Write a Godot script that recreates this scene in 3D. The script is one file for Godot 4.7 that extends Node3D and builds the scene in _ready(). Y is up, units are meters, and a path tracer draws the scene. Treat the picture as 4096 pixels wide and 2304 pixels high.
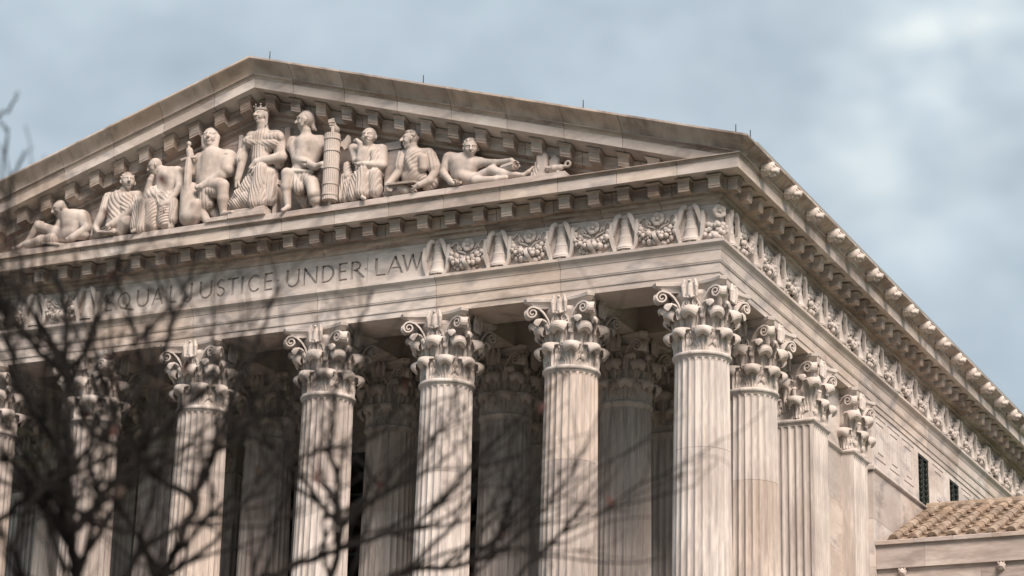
extends Node3D
# A marble temple-front courthouse seen from below through bare branches. y up, metres; the corner column stands at x 0, z 0.

const Y0 := 20.97          # height of the ring under the capitals
const XC := -14.21         # middle of the front
const XL := -28.42         # axis of the far corner column
const SLOPE := 0.3096      # fall of the gable
const MOD := 0.91677       # spacing of the modillions
const WX := 0.80           # plane of the side wall

var M := {}
var rng := RandomNumberGenerator.new()
var house: Node3D

func _ready() -> void:
	rng.seed = 7
	set_camera_and_light()
	make_materials()
	build_ground()
	house = thing("courthouse", "white marble temple-front courthouse with Corinthian columns and a sculpted gable", "courthouse", Vector3.ZERO)
	build_entablature()
	build_cornice()
	build_gable()
	build_colonnade()
	build_porch()
	build_side_wall()
	build_frieze()
	build_inscription()
	build_lions()
	build_wing()
	build_statues()
	build_tree()

func set_camera_and_light() -> void:
	var cam := Camera3D.new()
	cam.name = "camera"
	var lens := CameraAttributesPhysical.new()
	lens.frustum_focal_length = 100.0
	lens.frustum_focus_distance = 70.0
	lens.exposure_aperture = 3.0
	cam.attributes = lens
	add_child(cam)
	cam.transform = Transform3D(Basis(Vector3(0.904126, 0.024473, -0.426565), Vector3(0.113039, 0.949085, 0.294041), Vector3(0.412042, -0.314068, 0.855326)), Vector3(22.970131, 1.695521, 60.056102))
	cam.keep_aspect = Camera3D.KEEP_HEIGHT
	cam.fov = 13.7493
	cam.near = 0.1
	cam.far = 4000.0
	cam.current = true
	var env := Environment.new()
	env.background_mode = Environment.BG_SKY
	env.tonemap_mode = Environment.TONE_MAPPER_LINEAR
	env.tonemap_exposure = 3.4
	env.sdfgi_enabled = true
	env.ssao_enabled = true
	env.ssil_enabled = true
	var sky := Sky.new()
	var air := ProceduralSkyMaterial.new()
	air.sky_top_color = Color(0.42, 0.455, 0.482)
	air.sky_horizon_color = Color(0.342, 0.382, 0.414)
	air.sky_curve = 0.6
	air.ground_bottom_color = Color(0.35, 0.34, 0.32)
	air.ground_horizon_color = Color(0.62, 0.66, 0.68)
	air.sun_angle_max = 1.0
	air.sky_energy_multiplier = 1.0
	air.sky_cover = ImageTexture.create_from_image(cloud_image())
	air.sky_cover_modulate = Color(1, 1, 1, 0.17)
	sky.sky_material = air
	env.sky = sky
	var we := WorldEnvironment.new()
	we.name = "world_environment"
	we.environment = env
	add_child(we)
	var sun := DirectionalLight3D.new()
	sun.name = "sun"
	sun.light_energy = 0.5
	sun.light_color = Color(1.0, 0.935, 0.875)
	sun.light_angular_distance = 24.0
	sun.shadow_enabled = true
	add_child(sun)
	# a veiled sun: high, from the front right, spread wide by thin cloud
	var az := deg_to_rad(47.0)
	var el := deg_to_rad(45.0)
	var to := Vector3(sin(az) * cos(el), sin(el), cos(az) * cos(el))
	sun.look_at_from_position(to * 50.0, Vector3.ZERO, Vector3.UP)

func noise(freq: float, seed_: int, octaves := 4, kind := FastNoiseLite.FRACTAL_FBM) -> FastNoiseLite:
	var n := FastNoiseLite.new()
	n.noise_type = FastNoiseLite.TYPE_SIMPLEX_SMOOTH
	n.seed = seed_
	n.frequency = freq
	n.fractal_type = kind
	n.fractal_octaves = octaves
	return n

func cloud_image() -> Image:
	# thin mottled cloud with a brighter, creamy bank low over the right of the roof; half the size is computed, then enlarged
	var w := 1536
	var h := 768
	var a := noise(1.0, 11, 5)
	var b := noise(3.4, 23, 5)
	var bank := Vector3(-0.2219, 0.4068, -0.8862)
	var bank2 := Vector3(-0.2708, 0.3583, -0.8935)
	var small := Image.create(w, h, false, Image.FORMAT_RGBA8)
	for j in h / 2 + 4:
		var up := (0.5 - (j + 0.5) / h) * PI
		for i in w:
			var t := (i + 0.5) / w * TAU
			# as Godot lays a panorama: its middle looks along -z
			var d := Vector3(sin(t) * cos(up), sin(up), -cos(t) * cos(up))
			var q := Vector3(d.x, d.y * 2.0, d.z)
			var n := a.get_noise_3dv(q * 2.4) * 0.6 + 0.35 * b.get_noise_3dv(q * 1.1) + 0.35 * b.get_noise_3dv(q * 4.0) + 0.22 * b.get_noise_3dv(q * 11.0)
			var c := smoothstep(-0.55, 0.7, n)
			var g := exp(-pow(d.angle_to(bank) / 0.034, 2.0)) + 0.5 * exp(-pow(d.angle_to(bank2) / 0.055, 2.0))
			var m := clampf(g * (0.75 + 1.3 * b.get_noise_3dv(q * 6.0)), 0.0, 1.0)
			var k := clampf(c * 0.5 + m * 0.55, 0.0, 1.0)
			small.set_pixel(i, j, Color(0.83, 0.86, 0.875).lerp(Color(0.95, 0.93, 0.86), m) * Color(1, 1, 1, 0) + Color(0, 0, 0, k))
	return small

# ---------------------------------------------------------------- helpers
class Shape:
	var v := PackedVector3Array()
	var n := PackedVector3Array()
	var f := PackedInt32Array()
	func tri(a: Vector3, b: Vector3, c: Vector3) -> void:
		var k := v.size()
		v.append(a); v.append(b); v.append(c)
		f.append(k); f.append(k + 1); f.append(k + 2)
	func quad(a: Vector3, b: Vector3, c: Vector3, d: Vector3) -> void:
		var k := v.size()
		v.append(a); v.append(b); v.append(c); v.append(d)
		for q in [0, 1, 2, 0, 2, 3]: f.append(k + q)
	func box(lo: Vector3, hi: Vector3) -> void:
		var k := v.size()
		for q in 8: v.append(Vector3(hi.x if q & 1 else lo.x, hi.y if q & 2 else lo.y, hi.z if q & 4 else lo.z))
		for q in [0, 2, 3, 0, 3, 1, 4, 5, 7, 4, 7, 6, 0, 1, 5, 0, 5, 4, 2, 6, 7, 2, 7, 3, 0, 4, 6, 0, 6, 2, 1, 3, 7, 1, 7, 5]: f.append(k + q)
	# a box whose upper edges are chamfered
	func block(lo: Vector3, hi: Vector3, c: float) -> void:
		loft([rect(lo, hi, lo.y, 0.0), rect(lo, hi, hi.y - c, 0.0), rect(lo, hi, hi.y, c)], true)
	func rect(lo: Vector3, hi: Vector3, y: float, c: float) -> PackedVector3Array:
		return PackedVector3Array([Vector3(lo.x + c, y, lo.z + c), Vector3(hi.x - c, y, lo.z + c), Vector3(hi.x - c, y, hi.z - c), Vector3(lo.x + c, y, hi.z - c)])
	# closed rings of equal size joined one after the other; smooth: normals across the rings
	func loft(rings: Array, capped: bool) -> void:
		var k := v.size()
		var m: int = rings[0].size()
		for r in rings: v.append_array(r)
		for j in rings.size() - 1:
			for i in m:
				var a := k + j * m + i
				var b := k + j * m + (i + 1) % m
				for q in [a, b, b + m, a, b + m, a + m]: f.append(q)
		if capped:
			for j in [0, rings.size() - 1]:
				var c := v.size()
				var mid := Vector3.ZERO
				for p in rings[j]: mid += p
				v.append(mid / m)
				for i in m:
					f.append(c); f.append(k + j * m + i); f.append(k + j * m + (i + 1) % m)
	# an open grid of points
	func grid(rows: Array) -> void:
		var k := v.size()
		var m: int = rows[0].size()
		for r in rows: v.append_array(r)
		for j in rows.size() - 1:
			for i in m - 1:
				var a := k + j * m + i
				for q in [a, a + 1, a + m + 1, a, a + m + 1, a + m]: f.append(q)
	# profile of (radius, height) turned round the y axis
	func lathe(prof: Array, seg: int, from := 0.0, to := TAU) -> void:
		var rows := []
		for p in prof:
			var r := PackedVector3Array()
			for i in seg + 1:
				var t := lerpf(from, to, i / float(seg))
				r.append(Vector3(p[0] * sin(t), p[1], p[0] * cos(t)))
			rows.append(r)
		grid(rows)
	func tube(pts: Array, radii: Array, seg: int) -> void:
		var rings := []
		var side := Vector3.ZERO
		for i in pts.size():
			var d: Vector3 = (pts[mini(i + 1, pts.size() - 1)] - pts[maxi(i - 1, 0)]).normalized()
			if side == Vector3.ZERO: side = d.cross(Vector3(0.3, 0.2, 0.9)).normalized()
			side = (side - d * side.dot(d)).normalized()
			var other := d.cross(side)
			var r := PackedVector3Array()
			for q in seg: r.append(pts[i] + (side * cos(TAU * q / seg) + other * sin(TAU * q / seg)) * radii[i])
			rings.append(r)
		loft(rings, true)
	# a flat strip swept along a path; across: direction of its width
	func ribbon(pts: Array, across: Vector3, width: Array, thick: Array) -> void:
		var rings := []
		for i in pts.size():
			var d: Vector3 = (pts[mini(i + 1, pts.size() - 1)] - pts[maxi(i - 1, 0)]).normalized()
			var o: Vector3 = d.cross(across).normalized() * thick[i] * 0.5
			var s: Vector3 = across * width[i] * 0.5
			rings.append(PackedVector3Array([pts[i] - s - o, pts[i] + s - o, pts[i] + s * 1.0 + o, pts[i] - s + o]))
		loft(rings, true)
	func ball(c: Vector3, r: Vector3, seg := 8, rows := 6) -> void:
		var k := v.size()
		for j in rows + 1:
			for i in seg:
				var a := PI * j / rows
				var b := TAU * i / seg
				v.append(c + Vector3(r.x * sin(a) * cos(b), r.y * cos(a), r.z * sin(a) * sin(b)))
		for j in rows:
			for i in seg:
				var p := k + j * seg + i
				var q := k + j * seg + (i + 1) % seg
				for t in [p, q, q + seg, p, q + seg, p + seg]: f.append(t)
	func each(way: Callable) -> Shape:
		for i in v.size(): v[i] = way.call(v[i])
		return self
	func add(o: Shape, t := Transform3D()) -> void:
		var k := v.size()
		for p in o.v: v.append(t * p)
		for p in o.n: n.append(t.basis * p)
		for q in o.f: f.append(q + k)
	# soft normals; faces that share points are smoothed. out: a point inside, away from which normals should turn (or INF: leave)
	func smooth(inside := Vector3.INF) -> Shape:
		n.resize(v.size())
		n.fill(Vector3.ZERO)
		for i in range(0, f.size(), 3):
			var a := v[f[i]]
			var c := (v[f[i + 2]] - a).cross(v[f[i + 1]] - a)
			if inside != Vector3.INF and c.dot(a - inside) < 0.0:
				c = -c
				var k := f[i + 1]
				f[i + 1] = f[i + 2]
				f[i + 2] = k
			for q in 3: n[f[i + q]] += c
		for i in n.size(): n[i] = n[i].normalized()
		return self
	func mesh() -> ArrayMesh:
		var a := []
		a.resize(Mesh.ARRAY_MAX)
		a[Mesh.ARRAY_VERTEX] = v
		if n.size() == v.size(): a[Mesh.ARRAY_NORMAL] = n
		a[Mesh.ARRAY_INDEX] = f
		var m := ArrayMesh.new()
		m.add_surface_from_arrays(Mesh.PRIMITIVE_TRIANGLES, a)
		return m

func thing(called: String, label: String, category: String, at := Vector3.ZERO, group := "") -> Node3D:
	var o := Node3D.new()
	o.name = called
	add_child(o, true)
	o.position = at
	o.set_meta("label", label)
	o.set_meta("category", category)
	if group: o.set_meta("group", group)
	return o

func node(called: String, parent: Node3D) -> Node3D:
	var o := Node3D.new()
	o.name = called
	parent.add_child(o, true)
	return o

func put(called: String, what, mat: Material, parent: Node3D, at := Transform3D()) -> MeshInstance3D:
	var o := MeshInstance3D.new()
	o.name = called
	o.mesh = what.mesh() if what is Shape else what
	o.material_override = mat
	parent.add_child(o, true)
	o.transform = at
	return o

func copy(o: Node3D, parent: Node3D, at: Transform3D) -> Node3D:
	var c: Node3D = o.duplicate()
	c.name = String(o.name).rstrip("0123456789")
	parent.add_child(c, true)
	c.transform = at
	return c

# A closed profile (out, height) drawn out along a wall. way: 0 front (x), 1 right side (z), 2 gable right, 3 gable left. m0, m1: mitres
func draw_out(prof: PackedVector2Array, a: float, b: float, m0: float, m1: float, way: int) -> Shape:
	var s := Shape.new()
	var rings := []
	for e in 2:
		var r := PackedVector3Array()
		for p0 in prof:
			var p := p0 - Vector2(0.004, 0.0) if way > 1 else p0   # the gable's stones sit a hair behind the level ones
			var t := (a if e == 0 else b) + p.x * (m0 if e == 0 else m1)
			match way:
				0: r.append(Vector3(t, p.y, p.x))
				1: r.append(Vector3(p.x, p.y, t))
				2: r.append(Vector3(t, p.y + SLOPE * (p.x - t), p.x))
				3: r.append(Vector3(2.0 * XC - t, p.y + SLOPE * (p.x - t), p.x))
		rings.append(r)
	s.loft(rings, false)
	var ids := Geometry2D.triangulate_polygon(prof)
	for e in 2:
		for i in range(0, ids.size(), 3):
			s.tri(rings[e][ids[i]], rings[e][ids[i + 1]], rings[e][ids[i + 2]])
	return s

func prof(list: Array) -> PackedVector2Array:
	var r := PackedVector2Array()
	for i in range(0, list.size(), 2): r.append(Vector2(list[i], list[i + 1]))
	return r

# ---------------------------------------------------------------- solid shapes from a distance field
# bones: twelve numbers each: from x y z radius, to x y z radius, blend, fold depth, fold angle, folds per metre. A negative blend carves.
func carve(bones: PackedFloat32Array, h: float) -> ArrayMesh:
	var lo := Vector3.INF
	var hi := -Vector3.INF
	for i in range(0, bones.size(), 12):
		if bones[i + 8] < 0.0: continue
		for q in [0, 4]:
			var c := Vector3(bones[i + q], bones[i + q + 1], bones[i + q + 2])
			var r := bones[i + q + 3] + 0.06
			lo = lo.min(c - Vector3(r, r, r))
			hi = hi.max(c + Vector3(r, r, r))
	lo -= Vector3(h, h, h) * 2.0
	var nx := int((hi.x - lo.x) / h) + 3
	var ny := int((hi.y - lo.y) / h) + 3
	var nz := int((hi.z - lo.z) / h) + 3
	var sy := nx
	var sz := nx * ny
	var fld := PackedFloat32Array()
	fld.resize(nx * ny * nz)
	fld.fill(1.0)
	for i in range(0, bones.size(), 12):
		var ax := bones[i]; var ay := bones[i + 1]; var az := bones[i + 2]; var ra := bones[i + 3]
		var bx := bones[i + 4] - ax; var by := bones[i + 5] - ay; var bz := bones[i + 6] - az; var rb := bones[i + 7] - ra
		var k := bones[i + 8]
		var cut := k < 0.0
		k = maxf(absf(k), 0.004)
		var am := bones[i + 9]
		var ca := cos(deg_to_rad(bones[i + 10])) * bones[i + 11]
		var sa := sin(deg_to_rad(bones[i + 10])) * bones[i + 11]
		var bb := maxf(bx * bx + by * by + bz * bz, 1e-6)
		var rm := maxf(ra, ra + rb) + k + absf(am) + h * 2.0
		var x0 := maxi(0, int((minf(ax, ax + bx) - rm - lo.x) / h)); var x1 := mini(nx - 1, int((maxf(ax, ax + bx) + rm - lo.x) / h) + 1)
		var y0 := maxi(0, int((minf(ay, ay + by) - rm - lo.y) / h)); var y1 := mini(ny - 1, int((maxf(ay, ay + by) + rm - lo.y) / h) + 1)
		var z0 := maxi(0, int((minf(az, az + bz) - rm - lo.z) / h)); var z1 := mini(nz - 1, int((maxf(az, az + bz) + rm - lo.z) / h) + 1)
		for z in range(z0, z1 + 1):
			var pz := lo.z + z * h - az
			for y in range(y0, y1 + 1):
				var py := lo.y + y * h - ay
				var at := z * sz + y * sy + x0
				var dyz := py * by + pz * bz
				for x in range(x0, x1 + 1):
					var px := lo.x + x * h - ax
					var t := clampf((px * bx + dyz) / bb, 0.0, 1.0)
					var qx := px - bx * t; var qy := py - by * t; var qz := pz - bz * t
					var d := sqrt(qx * qx + qy * qy + qz * qz) - ra - rb * t
					if am > 0.0 and d < k + am:
						var wx := px + ax; var wy := py + ay
						var ph := wx * ca + wy * sa + 1.9 * sin(wx * 3.1 + wy * 2.3) + 1.1 * sin(wy * 5.7 - wx * 2.0)
						d -= am * (1.7 * absf(sin(ph * 0.72)) - 0.9 + 0.6 * sin(ph * 0.31 + 1.7))
					var o := fld[at]
					if cut:
						var e := k - absf(o + d)
						o = maxf(o, -d)
						if e > 0.0: o += e * e * 0.25 / k
						fld[at] = o
					else:
						var e := k - absf(o - d)
						o = minf(o, d)
						if e > 0.0: o -= e * e * 0.25 / k
						fld[at] = o
					at += 1
	# surface nets
	var ids := PackedInt32Array()
	ids.resize(nx * ny * nz)
	ids.fill(-1)
	var vs := PackedVector3Array()
	var ns := PackedVector3Array()
	var corner := [0, 1, sy, sy + 1, sz, sz + 1, sz + sy, sz + sy + 1]
	var off := [0, sy, sz, sz + sy]
	for z in nz - 1:
		for y in ny - 1:
			var at := z * sz + y * sy
			for x in nx - 1:
				var a := fld[at]
				if a > h * 3.0 or a < -h * 3.0:
					at += 1
					continue
				var b := fld[at + 1]; var c := fld[at + sy]; var d := fld[at + sy + 1]
				var e := fld[at + sz]; var g := fld[at + sz + 1]; var i2 := fld[at + sz + sy]; var j := fld[at + sz + sy + 1]
				var neg := int(a < 0.0) + int(b < 0.0) + int(c < 0.0) + int(d < 0.0) + int(e < 0.0) + int(g < 0.0) + int(i2 < 0.0) + int(j < 0.0)
				if neg != 0 and neg != 8:
					var w := [a, b, c, d, e, g, i2, j]
					var p := Vector3.ZERO
					var cnt := 0
					for q in [[0, 1], [2, 3], [4, 5], [6, 7], [0, 2], [1, 3], [4, 6], [5, 7], [0, 4], [1, 5], [2, 6], [3, 7]]:
						var u: float = w[q[0]]
						var l: float = w[q[1]]
						if (u < 0.0) != (l < 0.0):
							var t := u / (u - l)
							var c0 := Vector3(q[0] & 1, (q[0] >> 1) & 1, q[0] >> 2)
							var c1 := Vector3(q[1] & 1, (q[1] >> 1) & 1, q[1] >> 2)
							p += c0.lerp(c1, t)
							cnt += 1
					ids[at] = vs.size()
					vs.append(lo + (Vector3(x, y, z) + p / cnt) * h)
					ns.append(Vector3(b + d + g + j - a - c - e - i2, c + d + i2 + j - a - b - e - g, e + g + i2 + j - a - b - c - d).normalized())
				at += 1
	var fs := PackedInt32Array()
	for z in range(1, nz - 1):
		for y in range(1, ny - 1):
			var at := z * sz + y * sy + 1
			for x in range(1, nx - 1):
				if ids[at] >= 0:
					var o := fld[at] < 0.0
					for ax in 3:
						var st: int = [1, sy, sz][ax]
						if o != (fld[at + st] < 0.0):
							var u: int = [sy, sz, 1][ax]
							var l: int = [sz, 1, sy][ax]
							var q0 := ids[at]; var q1 := ids[at - u]; var q2 := ids[at - u - l]; var q3 := ids[at - l]
							if q1 < 0 or q2 < 0 or q3 < 0: continue
							if o:
								fs.append_array(PackedInt32Array([q0, q2, q1, q0, q3, q2]))
							else:
								fs.append_array(PackedInt32Array([q0, q1, q2, q0, q2, q3]))
				at += 1
	var arr := []
	arr.resize(Mesh.ARRAY_MAX)
	arr[Mesh.ARRAY_VERTEX] = vs
	arr[Mesh.ARRAY_NORMAL] = ns
	arr[Mesh.ARRAY_INDEX] = fs
	var m := ArrayMesh.new()
	m.add_surface_from_arrays(Mesh.PRIMITIVE_TRIANGLES, arr)
	return m

# ---------------------------------------------------------------- materials
var grain := []

func stone(base: Color, dark: Color, mottle: float, vein: float, vein_color: Color, stain: float, stain_color: Color, scale: Vector3, shift: int, rough := 0.8) -> StandardMaterial3D:
	if grain.is_empty():
		for spec in [[0.010, 3, 5, FastNoiseLite.FRACTAL_FBM], [0.006, 5, 4, FastNoiseLite.FRACTAL_RIDGED], [0.004, 9, 5, FastNoiseLite.FRACTAL_FBM], [0.06, 12, 3, FastNoiseLite.FRACTAL_FBM]]:
			var im := noise(spec[0], spec[1], spec[2], spec[3]).get_seamless_image(640, 640)
			im.convert(Image.FORMAT_L8)
			grain.append(im.get_data())
	var size := 640
	var cnt := size * size
	var data := PackedByteArray()
	data.resize(cnt * 3)
	var g0: PackedByteArray = grain[0]
	var g1: PackedByteArray = grain[1]
	var g2: PackedByteArray = grain[2]
	var g3: PackedByteArray = grain[3]
	for i in cnt:
		var a := g0[(i + shift * 9173) % cnt] / 255.0
		var b := g1[(i + shift * 5231) % cnt] / 255.0
		var c := g2[(i + shift * 14411) % cnt] / 255.0
		var d := g3[(i + shift * 3007) % cnt] / 255.0
		var m := clampf((a - 0.5) * 1.6 + 0.5 + (d - 0.5) * 0.7, 0.0, 1.0) * mottle
		var w := clampf((b - 0.62) * 4.0, 0.0, 1.0) * vein
		var s := clampf((c - 0.52) * 3.2 + (d - 0.5) * 0.8, 0.0, 1.0) * stain
		var r := lerpf(lerpf(lerpf(base.r, dark.r, m), vein_color.r, w), stain_color.r, s)
		var g := lerpf(lerpf(lerpf(base.g, dark.g, m), vein_color.g, w), stain_color.g, s)
		var l := lerpf(lerpf(lerpf(base.b, dark.b, m), vein_color.b, w), stain_color.b, s)
		data[i * 3] = int(r * 255.0)
		data[i * 3 + 1] = int(g * 255.0)
		data[i * 3 + 2] = int(l * 255.0)
	var t := ImageTexture.create_from_image(Image.create_from_data(size, size, false, Image.FORMAT_RGB8, data))
	var mt := StandardMaterial3D.new()
	mt.albedo_texture = t
	mt.roughness = rough
	mt.metallic_specular = 0.35
	mt.uv1_triplanar = true
	mt.uv1_world_triplanar = true
	mt.uv1_scale = scale
	mt.uv1_triplanar_sharpness = 4.0
	return mt

var beds := {}
var bed_rng := RandomNumberGenerator.new()

func bed(m: Material) -> Material:
	return beds[m][bed_rng.randi() % 4] if beds.has(m) else m

func plain(c: Color, rough := 0.8) -> StandardMaterial3D:
	var mt := StandardMaterial3D.new()
	mt.albedo_color = c
	mt.roughness = rough
	return mt

func make_materials() -> void:
	var grey := Color(0.56, 0.55, 0.56)
	var brown := Color(0.50, 0.42, 0.36)
	M.marble = stone(Color(0.827, 0.794, 0.776), Color(0.760, 0.718, 0.695), 0.9, 0.55, grey, 0.42, Color(0.659, 0.601, 0.565), Vector3(0.07, 0.16, 0.07), 1)
	M.column = stone(Color(0.827, 0.794, 0.776), Color(0.682, 0.650, 0.635), 0.95, 0.4, Color(0.554, 0.529, 0.526), 0.5, Color(0.631, 0.582, 0.558), Vector3(0.30, 0.045, 0.30), 2)
	M.carved = stone(Color(0.810, 0.775, 0.758), Color(0.735, 0.696, 0.675), 0.8, 0.15, grey, 0.35, Color(0.624, 0.565, 0.529), Vector3(0.12, 0.12, 0.12), 3)
	M.cornice = stone(Color(0.765, 0.717, 0.686), Color(0.650, 0.592, 0.556), 0.9, 0.45, grey, 0.7, Color(0.476, 0.412, 0.377), Vector3(0.08, 0.22, 0.08), 4)
	M.sima = stone(Color(0.802, 0.748, 0.717), Color(0.696, 0.636, 0.600), 0.95, 0.5, Color(0.474, 0.434, 0.411), 0.6, Color(0.470, 0.414, 0.383), Vector3(0.11, 0.035, 0.11), 5)
	M.statue = stone(Color(0.777, 0.735, 0.713), Color(0.702, 0.655, 0.629), 1.0, 0.2, grey, 0.45, Color(0.570, 0.512, 0.481), Vector3(0.14, 0.10, 0.14), 6)
	M.tympanum = stone(Color(0.790, 0.749, 0.732), Color(0.686, 0.643, 0.623), 0.9, 0.4, Color(0.533, 0.503, 0.501), 0.4, Color(0.570, 0.512, 0.481), Vector3(0.06, 0.25, 0.06), 7)
	M.inner = stone(Color(0.798, 0.761, 0.743), Color(0.705, 0.662, 0.638), 0.9, 0.3, grey, 0.4, Color(0.605, 0.547, 0.511), Vector3(0.06, 0.12, 0.06), 8)
	M.tile = stone(Color(0.68, 0.615, 0.555), Color(0.53, 0.465, 0.41), 1.0, 0.2, grey, 0.5, Color(0.40, 0.34, 0.29), Vector3(0.2, 0.2, 0.2), 9)
	M.grime = stone(Color(0.344, 0.301, 0.277), Color(0.231, 0.196, 0.179), 1.0, 0.1, grey, 0.3, brown, Vector3(0.4, 0.4, 0.4), 10)
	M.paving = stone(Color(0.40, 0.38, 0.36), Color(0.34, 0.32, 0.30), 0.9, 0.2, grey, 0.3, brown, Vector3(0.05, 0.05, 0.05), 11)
	M.bark = stone(Color(0.13, 0.115, 0.11), Color(0.075, 0.065, 0.06), 1.0, 0.3, Color(0.30, 0.26, 0.24), 0.2, Color(0.1, 0.09, 0.08), Vector3(3.0, 1.0, 3.0), 12, 0.95)
	# stones from different beds: the same marble a little lighter, greyer or warmer
	for k in ["marble", "cornice", "sima", "column", "tympanum", "inner", "tile", "carved"]:
		var set_ := [M[k]]
		for c in [Color(0.93, 0.925, 0.925), Color(0.97, 0.95, 0.93), Color(0.88, 0.87, 0.865)]:
			var v: StandardMaterial3D = M[k].duplicate()
			v.albedo_color = c
			set_.append(v)
		beds[M[k]] = set_
	M.metal = plain(Color(0.55, 0.55, 0.54), 0.5)
	M.rod = plain(Color(0.10, 0.10, 0.11), 0.6)
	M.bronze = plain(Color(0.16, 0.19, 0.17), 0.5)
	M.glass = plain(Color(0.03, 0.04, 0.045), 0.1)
	M.leaf_red = plain(Color(0.26, 0.13, 0.10), 0.7)
	M.leaf_brown = plain(Color(0.20, 0.14, 0.10), 0.7)
	for k in ["leaf_red", "leaf_brown"]: M[k].backlight = Color(0.12, 0.06, 0.04)
	M.lawn = plain(Color(0.28, 0.33, 0.18), 0.9)
	M.needle = plain(Color(0.13, 0.18, 0.12), 0.9)

# ---------------------------------------------------------------- ground, steps
func build_ground() -> void:
	var s := Shape.new()
	s.box(Vector3(-400, -0.5, -400), Vector3(400, -0.004, 400))
	var g := put("ground", s, M.lawn, self)
	g.set_meta("kind", "structure")
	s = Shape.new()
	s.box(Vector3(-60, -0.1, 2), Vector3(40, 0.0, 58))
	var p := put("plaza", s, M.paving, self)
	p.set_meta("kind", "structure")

func build_steps() -> void:
	var st := node("podium", house)
	var s := Shape.new()
	s.box(Vector3(XL - 1.6, 0, -38), Vector3(1.6, 5.0, 1.6))
	put("podium_core", s, M.marble, st)
	s = Shape.new()
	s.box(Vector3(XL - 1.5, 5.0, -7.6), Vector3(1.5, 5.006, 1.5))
	put("added_floor_slab", s, M.paving, st)  # added dark slab over the marble core, cuts light bounced up into the porch
	for k in 30:
		s = Shape.new()
		s.block(Vector3(XL - 1.0, 0.0, 1.6 + k * 0.34), Vector3(1.0, 5.0 - (k + 1) * 0.165, 1.6 + (k + 1) * 0.34), 0.01)
		put("step", s, M.paving, st)

# ---------------------------------------------------------------- entablature
const GAP := 0.016
var columns_x := [0.0, -4.0, -8.0, -12.0, -16.42, -20.42, -24.42, -28.42]

# a course of stones: joints is a falling list of positions; the ends may be mitred
func course(called: String, p: PackedVector2Array, joints: Array, m0: float, m1: float, way: int, mat: Material, parent: Node3D) -> void:
	for i in joints.size() - 1:
		var first := i == 0
		var last := i == joints.size() - 2
		var a: float = joints[i] - (0.0 if first else GAP * 0.5)
		var b: float = joints[i + 1] + (0.0 if last else GAP * 0.5)
		put(called, draw_out(p, a, b, m0 if first else 0.0, m1 if last else 0.0, way), bed(mat), parent)

func steps_from(a: float, b: float, d: float, phase := 0.0) -> Array:
	var r := [a]
	var x := a - phase
	if phase > 0.0: r.append(x)
	while x - d > b + d * 0.3:
		x -= d
		r.append(x)
	r.append(b)
	return r

func build_entablature() -> void:
	build_steps()
	var arch := prof([-0.78, 22.97, 0.832, 22.97, 0.832, 23.135, 0.858, 23.15, 0.862, 23.19, 0.86, 23.20, 0.86, 23.43, 0.888, 23.445, 0.897, 23.485, 0.905, 23.49, 0.905, 23.785, 0.92, 23.80, 0.928, 23.84, 0.955, 23.90, 1.0, 23.945, 1.028, 23.975, 1.032, 23.99, 1.045, 23.995, 1.045, 24.08, -0.78, 24.08])
	var core := prof([-0.70, 23.0, 0.80, 23.0, 0.80, 24.05, -0.70, 24.05])
	var part := node("architrave", house)
	course("architrave_stone", arch, columns_x.slice(0, 8), 1.0, -1.0, 0, M.marble, part)
	var zs := [0.0, -4.0, -7.9, -11.9]
	zs.append_array(steps_from(-15.9, -38.0, 4.0))
	course("architrave_stone", arch, zs, 1.0, 0.0, 1, M.marble, part)
	put("backing", draw_out(core, 0.0, XL, 0.9, -0.9, 0), M.inner, part)
	put("backing", draw_out(core, 0.0, -38.0, 0.9, 0.0, 1), M.inner, part)
	# frieze ground
	part = node("frieze", house)
	var fr := prof([-0.6, 24.085, 0.81, 24.085, 0.81, 25.19, -0.6, 25.19])
	var fx := [0.0, -1.0, -3.0, -5.0, -7.0, -8.0]
	course("frieze_stone", fr, fx, 1.0, 0.0, 0, M.carved, part)
	course("frieze_stone", fr, [-20.42, -21.42, -23.42, -25.42, -27.42, -28.42], 0.0, -1.0, 0, M.carved, part)
	course("frieze_stone", fr, steps_from(0.0, -38.0, 2.0, 1.0), 1.0, 0.0, 1, M.carved, part)

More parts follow.
